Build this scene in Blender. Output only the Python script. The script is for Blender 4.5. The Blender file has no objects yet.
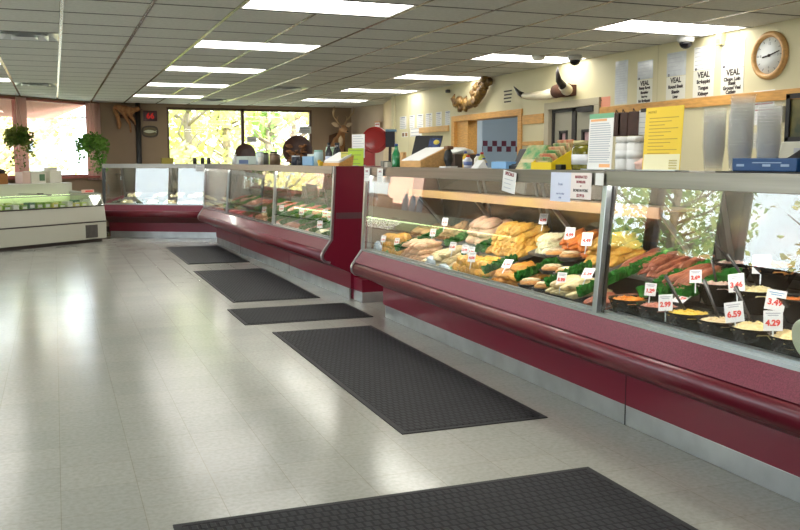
import bpy, bmesh, math, random
from mathutils import Vector, Matrix, noise
random.seed(7)
R = math.radians
S = bpy.context.scene
COL = S.collection
PI = math.pi

# ------------------------------------------------------------------ materials
def lin(c):
    c = c / 255.0
    return c / 12.92 if c <= 0.04045 else ((c + 0.055) / 1.055) ** 2.4
def rgb(r, g, b): return (lin(r), lin(g), lin(b), 1.0)

MC = {}
def mat(name, col, rough=0.5, metal=0.0, var=0.0, vscale=20.0, spec=0.5, coat=0.0, bump=0.0, bscale=60.0,
        emit=None, estr=0.0, col2=None, trans=0.0, objvar=0.0, stretch=None):
    if name in MC: return MC[name]
    m = bpy.data.materials.new(name); m.use_nodes = True
    nt = m.node_tree; b = nt.nodes['Principled BSDF']
    b.inputs['Base Color'].default_value = rgb(*col)
    b.inputs['Roughness'].default_value = rough
    b.inputs['Metallic'].default_value = metal
    b.inputs['Specular IOR Level'].default_value = spec
    if coat: b.inputs['Coat Weight'].default_value = coat; b.inputs['Coat Roughness'].default_value = 0.08
    if emit:
        b.inputs['Emission Color'].default_value = rgb(*emit); b.inputs['Emission Strength'].default_value = estr
    if trans: b.inputs['Transmission Weight'].default_value = trans
    tc = None
    def coords():
        nonlocal tc
        if tc is None:
            t = nt.nodes.new('ShaderNodeTexCoord')
            mp = nt.nodes.new('ShaderNodeMapping')
            if stretch: mp.inputs['Scale'].default_value = stretch
            nt.links.new(t.outputs['Object'], mp.inputs['Vector']); tc = mp.outputs['Vector']
        return tc
    last = None
    if var or col2:
        n = nt.nodes.new('ShaderNodeTexNoise'); n.inputs['Scale'].default_value = vscale; n.inputs['Detail'].default_value = 4
        nt.links.new(coords(), n.inputs['Vector'])
        r = nt.nodes.new('ShaderNodeValToRGB')
        r.color_ramp.elements[0].position = 0.36; r.color_ramp.elements[1].position = 0.64
        c1 = rgb(*col); c2 = rgb(*col2) if col2 else tuple(min(1, x * (1 + var)) for x in c1[:3]) + (1,)
        c0 = c1 if col2 else tuple(x * (1 - var) for x in c1[:3]) + (1,)
        r.color_ramp.elements[0].color = c0; r.color_ramp.elements[1].color = c2
        nt.links.new(n.outputs['Fac'], r.inputs['Fac']); last = r.outputs['Color']
    if objvar:
        oi = nt.nodes.new('ShaderNodeObjectInfo')
        h = nt.nodes.new('ShaderNodeHueSaturation')
        mr = nt.nodes.new('ShaderNodeMapRange'); mr.inputs['To Min'].default_value = 1 - objvar; mr.inputs['To Max'].default_value = 1 + objvar
        nt.links.new(oi.outputs['Random'], mr.inputs['Value']); nt.links.new(mr.outputs['Result'], h.inputs['Value'])
        if last: nt.links.new(last, h.inputs['Color'])
        else: h.inputs['Color'].default_value = rgb(*col)
        last = h.outputs['Color']
    if last: nt.links.new(last, b.inputs['Base Color'])
    if bump:
        n2 = nt.nodes.new('ShaderNodeTexNoise'); n2.inputs['Scale'].default_value = bscale; n2.inputs['Detail'].default_value = 3
        nt.links.new(coords(), n2.inputs['Vector'])
        bp = nt.nodes.new('ShaderNodeBump'); bp.inputs['Strength'].default_value = bump; bp.inputs['Distance'].default_value = 0.01
        nt.links.new(n2.outputs['Fac'], bp.inputs['Height']); nt.links.new(bp.outputs['Normal'], b.inputs['Normal'])
    MC[name] = m
    return m

def glass_mat(name, tint=(1, 1, 1), f0=0.05, haze=0.0, hazecol=(200, 210, 210)):
    if name in MC: return MC[name]
    m = bpy.data.materials.new(name); m.use_nodes = True; nt = m.node_tree; nt.nodes.clear()
    o = nt.nodes.new('ShaderNodeOutputMaterial'); mix = nt.nodes.new('ShaderNodeMixShader')
    t = nt.nodes.new('ShaderNodeBsdfTransparent'); t.inputs['Color'].default_value = (*tint, 1)
    g = nt.nodes.new('ShaderNodeBsdfGlossy'); g.inputs['Roughness'].default_value = 0.0
    g.inputs['Color'].default_value = (1, 1, 1, 1)
    lw = nt.nodes.new('ShaderNodeLayerWeight'); lw.inputs['Blend'].default_value = 0.5
    p = nt.nodes.new('ShaderNodeMath'); p.operation = 'POWER'; p.inputs[1].default_value = 5
    a = nt.nodes.new('ShaderNodeMath'); a.operation = 'MULTIPLY_ADD'; a.inputs[1].default_value = 1 - f0; a.inputs[2].default_value = f0
    nt.links.new(lw.outputs['Facing'], p.inputs[0]); nt.links.new(p.outputs[0], a.inputs[0])
    nt.links.new(a.outputs[0], mix.inputs[0]); nt.links.new(t.outputs[0], mix.inputs[1]); nt.links.new(g.outputs[0], mix.inputs[2])
    nt.links.new(mix.outputs[0], o.inputs['Surface'])
    MC[name] = m
    return m

def emit_mat(name, col, s):
    if name in MC: return MC[name]
    m = bpy.data.materials.new(name); m.use_nodes = True; nt = m.node_tree; nt.nodes.clear()
    o = nt.nodes.new('ShaderNodeOutputMaterial'); e = nt.nodes.new('ShaderNodeEmission')
    e.inputs['Color'].default_value = rgb(*col); e.inputs['Strength'].default_value = s
    nt.links.new(e.outputs[0], o.inputs['Surface']); MC[name] = m
    return m

def leaf_mat(name, c1, c2, tr=0.5):
    if name in MC: return MC[name]
    m = bpy.data.materials.new(name); m.use_nodes = True; nt = m.node_tree; nt.nodes.clear()
    o = nt.nodes.new('ShaderNodeOutputMaterial'); mix = nt.nodes.new('ShaderNodeMixShader'); mix.inputs[0].default_value = tr
    d = nt.nodes.new('ShaderNodeBsdfDiffuse'); t = nt.nodes.new('ShaderNodeBsdfTranslucent')
    tc = nt.nodes.new('ShaderNodeTexCoord'); n = nt.nodes.new('ShaderNodeTexNoise'); n.inputs['Scale'].default_value = 3.0
    r = nt.nodes.new('ShaderNodeValToRGB'); r.color_ramp.elements[0].position = .35; r.color_ramp.elements[1].position = .65
    r.color_ramp.elements[0].color = rgb(*c1); r.color_ramp.elements[1].color = rgb(*c2)
    nt.links.new(tc.outputs['Object'], n.inputs['Vector']); nt.links.new(n.outputs['Fac'], r.inputs['Fac'])
    nt.links.new(r.outputs[0], d.inputs['Color']); nt.links.new(r.outputs[0], t.inputs['Color'])
    nt.links.new(d.outputs[0], mix.inputs[1]); nt.links.new(t.outputs[0], mix.inputs[2]); nt.links.new(mix.outputs[0], o.inputs['Surface'])
    MC[name] = m
    return m

def floor_mat():
    m = bpy.data.materials.new('vinyl_tile'); m.use_nodes = True; nt = m.node_tree; b = nt.nodes['Principled BSDF']
    tc = nt.nodes.new('ShaderNodeTexCoord'); mp = nt.nodes.new('ShaderNodeMapping'); mp.inputs['Location'].default_value = (0.03, 0.1, 0)
    nt.links.new(tc.outputs['Object'], mp.inputs['Vector'])
    br = nt.nodes.new('ShaderNodeTexBrick'); br.offset = 0; br.squash = 1
    br.inputs['Scale'].default_value = 1; br.inputs['Brick Width'].default_value = .305; br.inputs['Row Height'].default_value = .305
    br.inputs['Mortar Size'].default_value = .0016; br.inputs['Mortar Smooth'].default_value = .3; br.inputs['Bias'].default_value = 0
    br.inputs['Color1'].default_value = rgb(160, 161, 153); br.inputs['Color2'].default_value = rgb(166, 166, 157)
    br.inputs['Mortar'].default_value = rgb(146, 142, 130)
    nt.links.new(mp.outputs[0], br.inputs['Vector'])
    n = nt.nodes.new('ShaderNodeTexNoise'); n.inputs['Scale'].default_value = 45; n.inputs['Detail'].default_value = 6
    nt.links.new(tc.outputs['Object'], n.inputs['Vector'])
    mx = nt.nodes.new('ShaderNodeMix'); mx.data_type = 'RGBA'; mx.blend_type = 'MULTIPLY'; mx.inputs[0].default_value = .35
    r = nt.nodes.new('ShaderNodeValToRGB'); r.color_ramp.elements[0].color = (.55, .55, .52, 1); r.color_ramp.elements[1].color = (1, 1, 1, 1)
    r.color_ramp.elements[0].position = .3; r.color_ramp.elements[1].position = .62
    nt.links.new(n.outputs['Fac'], r.inputs[0]); nt.links.new(br.outputs['Color'], mx.inputs[6]); nt.links.new(r.outputs[0], mx.inputs[7])
    nt.links.new(mx.outputs[2], b.inputs['Base Color'])
    n2 = nt.nodes.new('ShaderNodeTexNoise'); n2.inputs['Scale'].default_value = 2.6; n2.inputs['Detail'].default_value = 3
    nt.links.new(tc.outputs['Object'], n2.inputs['Vector'])
    mr = nt.nodes.new('ShaderNodeMapRange'); mr.inputs['To Min'].default_value = .14; mr.inputs['To Max'].default_value = .23
    nt.links.new(n2.outputs['Fac'], mr.inputs[0]); nt.links.new(mr.outputs[0], b.inputs['Roughness'])
    n3 = nt.nodes.new('ShaderNodeTexNoise'); n3.inputs['Scale'].default_value = 5.0; n3.inputs['Detail'].default_value = 2
    nt.links.new(tc.outputs['Object'], n3.inputs['Vector'])
    bp = nt.nodes.new('ShaderNodeBump'); bp.inputs['Strength'].default_value = .12; bp.inputs['Distance'].default_value = .012
    nt.links.new(n3.outputs['Fac'], bp.inputs['Height']); nt.links.new(bp.outputs[0], b.inputs['Normal'])
    b.inputs['Specular IOR Level'].default_value = .42
    return m

def rubber_mat(name, col, scale, strength):
    m = bpy.data.materials.new(name); m.use_nodes = True; nt = m.node_tree; b = nt.nodes['Principled BSDF']
    tc = nt.nodes.new('ShaderNodeTexCoord')
    ck = nt.nodes.new('ShaderNodeTexBrick'); ck.inputs['Scale'].default_value = 1; ck.inputs['Brick Width'].default_value = .034; ck.inputs['Row Height'].default_value = .05
    ck.inputs['Mortar Size'].default_value = .008; ck.inputs['Mortar Smooth'].default_value = .6
    c = rgb(*col); ck.inputs['Color1'].default_value = c; ck.inputs['Color2'].default_value = tuple(x * 1.25 for x in c[:3]) + (1,)
    ck.inputs['Mortar'].default_value = tuple(x * .3 for x in c[:3]) + (1,)
    n = nt.nodes.new('ShaderNodeTexNoise'); n.inputs['Scale'].default_value = 260
    mx = nt.nodes.new('ShaderNodeMix'); mx.data_type = 'RGBA'; mx.blend_type = 'OVERLAY'; mx.inputs[0].default_value = .5
    nt.links.new(tc.outputs['Object'], ck.inputs['Vector']); nt.links.new(tc.outputs['Object'], n.inputs['Vector'])
    nt.links.new(ck.outputs['Color'], mx.inputs[6]); nt.links.new(n.outputs['Fac'], mx.inputs[7]); nt.links.new(mx.outputs[2], b.inputs['Base Color'])
    bp = nt.nodes.new('ShaderNodeBump'); bp.inputs['Strength'].default_value = strength; bp.inputs['Distance'].default_value = .004; bp.invert = True
    nt.links.new(ck.outputs['Fac'], bp.inputs['Height']); nt.links.new(bp.outputs[0], b.inputs['Normal'])
    b.inputs['Roughness'].default_value = .72; b.inputs['Specular IOR Level'].default_value = .28
    return m

def kitchen_tile_mat():
    m = bpy.data.materials.new('kitchen_tile'); m.use_nodes = True; nt = m.node_tree; b = nt.nodes['Principled BSDF']
    b.inputs['Base Color'].default_value = rgb(176, 186, 192); b.inputs['Roughness'].default_value = .3
    return m

steel = lambda: mat('brushed_steel', (140, 135, 127), .34, .9, var=.12, vscale=6, stretch=(1, .15, 6))
alu = lambda: mat('aluminium', (190, 194, 196), .28, .9)
kicksteel = lambda: mat('kick_steel', (186, 188, 188), .36, .75, var=.10, vscale=5)
maroon = lambda: mat('maroon_panel', (122, 22, 46), .34, 0, coat=.15)
maroonb = lambda: mat('maroon_bumper', (104, 16, 34), .34, 0, coat=.2)
ledge_m = lambda: mat('maroon_ledge', (126, 60, 76), .28, 0, var=.25, vscale=160, coat=.5)
black = lambda: mat('black_plastic', (24, 24, 25), .4)
darkint = lambda: mat('case_interior', (52, 50, 46), .35, .2)
white_paper = lambda: mat('white_paper', (232, 232, 228), .7)
ink = lambda: mat('dark_ink', (48, 36, 34), .7)
faint = lambda: mat('faint_ink', (182, 184, 192), .7)
redink = lambda: mat('red_ink', (178, 44, 44), .7)
oak = lambda: mat('oak_wood', (206, 152, 78), .45, var=.12, vscale=9, stretch=(6, 1, 6))
oak2 = lambda: mat('oak_light', (206, 160, 100), .45, var=.1, vscale=9, stretch=(6, 1, 6))
brass = lambda: mat('brass', (180, 150, 80), .3, .9)

# ------------------------------------------------------------------ mesh helpers
class MB:
    def __init__(s): s.v = []; s.f = []; s.sm = []
    def add(s, vs, fs, smooth=False):
        o = len(s.v); s.v += [tuple(v) for v in vs]
        for f in fs: s.f.append(tuple(i + o for i in f)); s.sm.append(smooth)
        return s
    def box(s, x0, x1, y0, y1, z0, z1, mx=None):
        vs = [(x, y, z) for z in (z0, z1) for y in (y0, y1) for x in (x0, x1)]
        if mx is not None: vs = [tuple(mx @ Vector(v)) for v in vs]
        return s.add(vs, [(0, 2, 3, 1), (4, 5, 7, 6), (0, 1, 5, 4), (2, 6, 7, 3), (0, 4, 6, 2), (1, 3, 7, 5)])
    def prism(s, prof, y0, y1, smooth=False):          # profile in (x, z), swept along y
        n = len(prof)
        vs = [(x, y0, z) for x, z in prof] + [(x, y1, z) for x, z in prof]
        fs = [(i, (i + 1) % n, n + (i + 1) % n, n + i) for i in range(n)]
        s.add(vs, fs, smooth); return s.add(vs, [tuple(range(n - 1, -1, -1)), tuple(range(n, 2 * n))])
    def ribbon(s, prof, y0, y1, t=.004):               # thin sheet following an open profile
        out = []
        for i, (x, z) in enumerate(prof):
            a = Vector(prof[max(i - 1, 0)]); c = Vector(prof[min(i + 1, len(prof) - 1)])
            d = (c - a).normalized(); out.append((x - d.y * t, z + d.x * t))
        return s.prism(list(prof) + out[::-1], y0, y1)
    def tube(s, pts, r, n=8, cap=True):
        pts = [Vector(p) for p in pts]; rs = r if isinstance(r, (list, tuple)) else [r] * len(pts)
        vs = []; up = Vector((0, 0, 1))
        for i, p in enumerate(pts):
            d = (pts[min(i + 1, len(pts) - 1)] - pts[max(i - 1, 0)]).normalized()
            u = up if abs(d.dot(up)) < .95 else Vector((1, 0, 0))
            a = d.cross(u).normalized(); b = d.cross(a)
            for k in range(n):
                t = 2 * PI * k / n; vs.append(p + (a * math.cos(t) + b * math.sin(t)) * rs[i])
        fs = [(i * n + k, i * n + (k + 1) % n, (i + 1) * n + (k + 1) % n, (i + 1) * n + k) for i in range(len(pts) - 1) for k in range(n)]
        s.add(vs, fs, True)
        if cap:
            m = (len(pts) - 1) * n
            s.add(vs, [tuple(range(n - 1, -1, -1)), tuple(range(m, m + n))])
        return s
    def lathe(s, prof, c=(0, 0, 0), n=24, smooth=True, mx=None):
        vs = []
        for r, z in prof:
            for k in range(n):
                t = 2 * PI * k / n; v = Vector((r * math.cos(t), r * math.sin(t), z))
                if mx is not None: v = mx @ v
                vs.append(v + Vector(c))
        fs = [(i * n + k, i * n + (k + 1) % n, (i + 1) * n + (k + 1) % n, (i + 1) * n + k) for i in range(len(prof) - 1) for k in range(n)]
        s.add(vs, fs, smooth)
        if prof[0][0] > 1e-4: s.add(vs[:n], [tuple(range(n - 1, -1, -1))])
        if prof[-1][0] > 1e-4: s.add(vs[-n:], [tuple(range(n))])
        return s
    def loft(s, rings, n=14):                          # rings: (centre, half width vec, half height vec)
        vs = []
        for c, a, b in rings:
            for k in range(n):
                t = 2 * PI * k / n; vs.append(Vector(c) + Vector(a) * math.cos(t) + Vector(b) * math.sin(t))
        fs = [(i * n + k, i * n + (k + 1) % n, (i + 1) * n + (k + 1) % n, (i + 1) * n + k) for i in range(len(rings) - 1) for k in range(n)]
        fs += [tuple(range(n - 1, -1, -1)), tuple(range((len(rings) - 1) * n, len(rings) * n))]
        return s.add(vs, fs, True)
    def blob(s, c, sx, sy, sz, amp=.15, freq=2., seed=0, sub=2, mx=None, flat=None):
        bm = bmesh.new(); bmesh.ops.create_icosphere(bm, subdivisions=sub, radius=1)
        vs = []
        for v in bm.verts:
            k = 1 + amp * noise.noise(v.co * freq + Vector((seed * 7.3, seed * 3.1, seed)))
            p = Vector((v.co.x * sx * k, v.co.y * sy * k, v.co.z * sz * k))
            if flat is not None and p.z < -flat * sz: p.z = -flat * sz
            if mx is not None: p = mx @ p
            vs.append(p + Vector(c))
        bm.verts.index_update()
        fs = [tuple(v.index for v in f.verts) for f in bm.faces]
        bm.free(); return s.add(vs, fs, True)
    def mesh(s, name):
        me = bpy.data.meshes.new(name); me.from_pydata(s.v, [], s.f)
        me.polygons.foreach_set('use_smooth', s.sm); me.update()
        bm = bmesh.new(); bm.from_mesh(me); bmesh.ops.remove_doubles(bm, verts=bm.verts, dist=1e-5)
        bmesh.ops.recalc_face_normals(bm, faces=bm.faces); bm.to_mesh(me); bm.free()
        return me
    def build(s, name, m, parent=None, bev=0, loc=None, rot=None):
        me = s.mesh(name); me.materials.append(m)
        o = bpy.data.objects.new(name, me); COL.objects.link(o)
        if parent is not None: o.parent = parent
        if loc is not None: o.location = loc
        if rot is not None: o.rotation_euler = rot
        if bev:
            b = o.modifiers.new('Bevel', 'BEVEL'); b.width = bev; b.segments = 2; b.limit_method = 'ANGLE'
        return o

def tag(o, label, cat, group=None, kind=None):
    o['label'] = label; o['category'] = cat
    if group: o['group'] = group
    if kind: o['kind'] = kind
    return o
def thing(name, label, cat, loc=(0, 0, 0), rz=0, group=None, rot=None):
    o = bpy.data.objects.new(name, None); COL.objects.link(o); o.empty_display_size = .1
    o.location = loc; o.rotation_euler = rot if rot else (0, 0, rz)
    return tag(o, label, cat, group)
def struct(o, label=None):
    o['kind'] = 'structure'
    if label: o['label'] = label
    return o
def copy_tree(o, parent=None, kids=None):
    if kids is None:
        kids = {}
        for x in COL.objects:
            if x.parent: kids.setdefault(x.parent.name, []).append(x)
    c = o.copy(); COL.objects.link(c)
    if parent is not None: c.parent = parent
    for ch in kids.get(o.name, []): copy_tree(ch, c, kids)
    return c
TEXTS = []
def text(parent, body, size, loc, m, rot=(0, 0, 0), name='lettering', align='CENTER', bold=0.0, sx=1.0):
    cu = bpy.data.curves.new(name, 'FONT'); cu.body = body; cu.size = size; cu.align_x = align; cu.align_y = 'CENTER'
    cu.extrude = .0004; cu.offset = bold; cu.resolution_u = 3
    o = bpy.data.objects.new(name, cu); COL.objects.link(o); cu.materials.append(m)
    if parent is not None: o.parent = parent
    o.location = loc; o.rotation_euler = rot; o.scale = (sx, 1, 1); TEXTS.append(o)
    return o

FACE_CAMSIDE = (PI / 2, 0, -PI / 2)       # a sheet hung on the right wall, facing the room
def sheet(name, label, cat, w, h, loc, rot, m=None, lines=(), bars=(), group=None, t=.0015, origin='top'):
    """a flat sheet of its own: local x to the reader's right, y up, z towards the reader"""
    mb = MB(); mb.box(-w / 2, w / 2, -h / 2, h / 2, -t, 0)
    o = mb.build(name, m or white_paper(), None, 0, loc, rot); tag(o, label, cat, group)
    for body, size, x, y, mm, bold in lines: text(o, body, size, (x, y, .0006), mm, bold=bold)
    if bars:
        by = {}
        for x0, x1, y, th, mm in bars: by.setdefault(mm.name, (mm, []))[1].append((x0, x1, y, th))
        for k, (mm, L) in by.items():
            b = MB()
            for x0, x1, y, th in L: b.box(x0, x1, y - th / 2, y + th / 2, .0002, .0008)
            b.build('printing', mm, o)
    return o
def textbars(w, h, n, th, m, ragged=.25, top=.42, bot=-.42, margin=.06):
    out = []; rr = random.Random(int(w * 1000) + n)
    for i in range(n):
        y = h * (top + (bot - top) * i / max(1, n - 1))
        out.append((-w / 2 + w * margin, w / 2 - w * margin - rr.random() * ragged * w, y, th, m))
    return out

# ------------------------------------------------------------------ room shell
CE = 2.47
WX = 5.5
struct(MB().box(-4.4, 8.2, -2.7, 18.7, -.05, 0).build('floor', floor_mat()), 'glossy beige vinyl tile floor')
ctile = mat('ceiling_tile', (204, 204, 197), .9, var=.05, vscale=30, bump=.25, bscale=300)
cells_skip = set()
GX, GY, DX, DY = 1.30, 6.15, .60, .61
LIGHTS = []
for row in range(-2, 5):
    j = row * 4
    for i in (0, 5, -5):
        if i == -5 and row in (4,): continue
        LIGHTS.append((i, j)); cells_skip |= {(i, j), (i + 1, j)}
VENTS = [(-3, 4), (-3, 13), (3, 12), (2, 17)]
cells_skip |= set(VENTS)
cb = MB(); rr = random.Random(3)
for i in range(-10, 9):
    for j in range(-15, 21):
        if (i, j) in cells_skip: continue
        x0, y0 = GX + i * DX, GY + j * DY
        x1, y1 = min(x0 + DX, (WX + .06) if y0 < 14.6 else 6.3), min(y0 + DY, 18.36)
        if x1 - x0 < .05 or y1 - y0 < .05: continue
        if (y0 - 18.3) - (x1 - .85) > .15: continue
        cb.box(x0 + .016, x1 - .016, y0 + .022, y1 - .022, CE, CE + .02)
ceil = struct(cb.build('ceiling', ctile), 'suspended ceiling of pale acoustic tiles')
mt = MB(); xt = MB()
for i in range(-9, 9):
    x = GX + i * DX
    if x >= WX: continue
    y0 = -2.6
    for j in sorted(b for a, b in LIGHTS if a == i - 1):          # the long panels interrupt the tee
        ya, yb = GY + j * DY, GY + (j + 1) * DY
        if ya > y0: mt.box(x - .013, x + .013, y0, ya, CE - .001, CE + .03)
        y0 = yb
    mt.box(x - .013, x + .013, y0, 18.4, CE - .001, CE + .03)
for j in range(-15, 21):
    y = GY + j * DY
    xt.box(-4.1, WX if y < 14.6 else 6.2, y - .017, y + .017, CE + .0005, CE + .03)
mt.build('main_tee', mat('tee_metal', (140, 130, 116), .25, .5), ceil)
xt.build('cross_tee_shadow', mat('tee_shadow_dark', (30, 27, 24), .6), ceil)  # near-black colour paints the shadow of the tile recess along the cross tees
MB().box(-4.3, 8.2, -2.7, 18.6, CE + .06, CE + .16).build('deck', mat('deck_dark', (60, 58, 54), .9), ceil)

wallcream = mat('cream_wall', (212, 203, 164), .6, var=.025, vscale=1.5)
wallbrown = mat('brown_wall', (150, 128, 104), .7, var=.05, vscale=2.0)
walltan = mat('tan_wall', (196, 176, 140), .7, var=.04, vscale=2.0)
# right wall with pass-through (Y 10.14-12.2, z 1.05-1.97) and a double door (Y 8.42-9.46, z 0-1.98)
wr = MB()
def wall_x(x0, x1, ya, yb, holes, mb):
    ys = sorted({ya, yb, *[h[0] for h in holes], *[h[1] for h in holes]})
    for a, b in zip(ys, ys[1:]):
        hs = [h for h in holes if h[0] <= a + 1e-6 and h[1] >= b - 1e-6]
        if not hs: mb.box(x0, x1, a, b, 0, CE + .06); continue
        h = hs[0]
        if h[2] > 0: mb.box(x0, x1, a, b, 0, h[2])
        if h[3] < CE: mb.box(x0, x1, a, b, h[3], CE + .06)
wall_x(WX, WX + .16, -2.6, 12.33, [(10.2, 12.15, 1.0, 1.94), (8.42, 9.46, 0, 1.98)], wr)
wr.box(WX + .03, WX + .16, 12.33, 14.7, 0, CE + .06)
struct(wr.build('wall_right', wallcream), 'cream painted wall behind the deli counter')
seam = MB()
for y in (14.0, 13.1, 7.4, 6.3, 5.1): seam.box(WX - .002, WX, y - .006, y + .006, 1.0, CE)
struct(seam.build('trim_2', mat('seam_strip', (200, 190, 152), .6)))
struct(MB().box(5.5, 8.1, 14.7, 14.82, 0, CE + .06).build('wall_partition', wallcream))
nk = MB(); nk.add([(6.1, 16.9, 0), (5.53, 14.7, 0), (5.66, 14.7, 0), (6.22, 16.9, 0), (6.1, 16.9, CE + .06), (5.53, 14.7, CE + .06), (5.66, 14.7, CE + .06), (6.22, 16.9, CE + .06)], [(0, 1, 2, 3), (4, 5, 6, 7), (0, 1, 5, 4), (1, 2, 6, 5), (2, 3, 7, 6), (3, 0, 4, 7)])
struct(nk.build('wall_nook', walltan))
ns = MB(); ns.add([(5.89, 18.3, 0), (6.1, 16.9, 0), (6.22, 16.9, 0), (6.02, 18.3, 0), (5.89, 18.3, CE + .06), (6.1, 16.9, CE + .06), (6.22, 16.9, CE + .06), (6.02, 18.3, CE + .06)],
                  [(0, 1, 2, 3), (4, 5, 6, 7), (0, 1, 5, 4), (1, 2, 6, 5), (2, 3, 7, 6), (3, 0, 4, 7)])
struct(ns.build('wall_side', mat('beige_wall', (186, 166, 142), .7, var=.04, vscale=2)))
# back wall with a big window (X 2.1-5.02, z 0.95-2.38)
wb = MB()
BY = 18.3
wb.box(.6, 2.1, BY, BY + .18, 0, CE + .06); wb.box(5.02, 6.2, BY, BY + .18, 0, CE + .06)
wb.box(2.1, 5.02, BY, BY + .18, 0, .95); wb.box(2.1, 5.02, BY, BY + .18, 2.40, CE + .06)
struct(wb.build('wall_back', wallbrown), 'brown wall at the far end around the big window')
def window(n, parent_loc, rz, w, z0, z1, mulls, framecol, label):
    """a window lying in the local xz plane; local y points outdoors"""
    f = MB(); t = .035
    f.box(0, w, -.01, .1, z1 - .04, z1); f.box(0, w, -.01, .1, z0, z0 + .03)
    f.box(0, t, -.01, .1, z0, z1); f.box(w - t, w, -.01, .1, z0, z1)
    for mu in mulls: f.box(mu - .03, mu + .03, -.01, .1, z0, z1)
    o = f.build('window_%d' % n, framecol, None, .004, parent_loc, (0, 0, rz)); struct(o, label)
    g = MB().box(t, w - t, .045, .051, z0 + .02, z1 - .02).build('window_glass', glass_mat('window_glass', (.96, .98, .97), .04), o)
    s = MB().box(-.05, w + .05, -.1, .02, z0 - .035, z0).build('window_sill', framecol, o)
    return o
wf_dark = mat('window_frame_dark', (86, 62, 50), .5)
wf_pink = mat('window_frame_red', (168, 92, 80), .5)
window(1, (2.1, BY, 0), 0, 2.92, .95, 2.40, [1.49], wf_dark, 'wide two-pane window in the far brown wall')
sq2 = math.sqrt(.5)
DIAG0 = Vector((.85, 18.3, 0)); DIA = R(45)
# the diagonal wall runs from (.85,18.3) towards (-4,13.45); local x goes from left (near) to right (corner)
LD = 4.85 * math.sqrt(2)
dloc = (DIAG0.x - LD * sq2, DIAG0.y - LD * sq2, 0)
wd = MB()
def dwall(a, b, z0, z1): wd.box(a, b, 0, .16, z0, z1)
DW0, DW1 = LD - 3.72, LD - .2
dwall(0, DW0, 0, CE + .06); dwall(DW1, LD, 0, CE + .06); dwall(DW0, DW1, 0, 1.08); dwall(DW0, DW1, 2.44, CE + .06)
wdo = wd.build('wall_diagonal', wallbrown, None, 0, dloc, (0, 0, DIA)); struct(wdo, 'brown corner wall under the bright windows')
window(2, dloc + Vector((0, 0, 0)) if isinstance(dloc, Vector) else (dloc[0] + DW0 * sq2, dloc[1] + DW0 * sq2, 0), DIA, DW1 - DW0, 1.08, 2.44,
       [DW1 - DW0 - 1.78], wf_pink, 'row of bright windows across the room corner')
# left wall with windows (out of frame, lights the room and mirrors in the glass)
wl = MB()
LX = -4.0
wl.box(LX - .16, LX, -2.6, 13.45, 0, .85); wl.box(LX - .16, LX, -2.6, 13.45, 2.40, CE + .06)
for a, b in ((-2.6, .6), (3.5, 3.9), (6.4, 6.8), (9.82, 10.22), (11.68, 11.82), (12.95, 13.45)): wl.box(LX - .16, LX, a, b, .85, 2.40)
struct(wl.build('wall_left', wallbrown))
for n, (a, b) in enumerate(((.6, 3.5), (3.9, 6.4), (6.8, 9.82), (10.22, 11.68), (11.82, 12.95))):
    window(3 + n, (LX, a, 0), PI / 2, b - a, .85, 2.40, [], wf_dark, 'shop-front window in the side wall')
struct(MB().box(-4.2, 5.7, -2.75, -2.6, 0, CE + .06).build('wall_rear', walltan))
bb = mat('baseboard_brown', (70, 54, 44), .5)
struct(MB().box(.86, 6.1, BY - .015, BY, 0, .1).build('baseboard_back', bb))
struct(MB().box(0, LD, -.015, 0, 0, .1).build('baseboard_diagonal', bb, None, 0, dloc, (0, 0, DIA)))
# kitchen beyond the pass-through
ktile = mat('kitchen_wall', (170, 182, 190), .35)
kw = MB().box(5.66, 7.5, 13.2, 13.3, 0, CE + .06).build('wall_kitchen', ktile); struct(kw)
chk = MB()
for k in range(9):
    x = 6.30 + k * .17
    chk.box(x, x + .082, 13.192, 13.2, 1.60, 1.685); chk.box(x - .085, x - .003, 13.192, 13.2, 1.51, 1.595)
chk.build('checker_tiles', mat('maroon_tile', (104, 40, 54), .3), kw)
struct(MB().box(7.4, 7.5, 7.6, 13.2, 0, CE + .06).build('wall_kitchen_side', ktile))
struct(MB().box(5.66, 7.5, 7.5, 7.6, 0, CE + .06).build('wall_kitchen_end', ktile))
struct(MB().box(5.66, 7.5, 7.6, 14.7, CE, CE + .05).build('ceiling_kitchen', mat('kitchen_ceiling', (200, 200, 196), .9)))
# oak frame of the pass-through
fr = MB()
fr.box(WX - .02, WX + .18, 12.13, 12.24, 1.001, 1.929); fr.box(WX - .02, WX + .18, 10.1, 10.2, 1.001, 1.929); fr.box(WX - .02, WX + .18, 10.1, 12.24, 1.93, 2.01)
fr.box(WX - .06, WX + .2, 10.05, 12.3, .97, 1.0); fr.box(WX + .02, WX + .17, 11.75, 12.128, 1.001, 1.929)
struct(fr.build('trim_1', oak(), None, .003), 'oak frame around the kitchen pass-through opening')
# oak rails on the wall
def rail(n, y0, y1, z0, z1, m=None):
    struct(MB().box(WX - .022, WX, y0, y1, z0, z1).build('trim_%d' % n, m or oak(), None, .003))
rail(3, 1.5, 8.38, 1.845, 1.93); rail(4, 9.56, 10.08, 1.81, 1.925); rail(5, 9.56, 10.08, 1.55, 1.60); rail(6, 12.36, 13.5, 1.80, 1.885, oak2())
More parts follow.
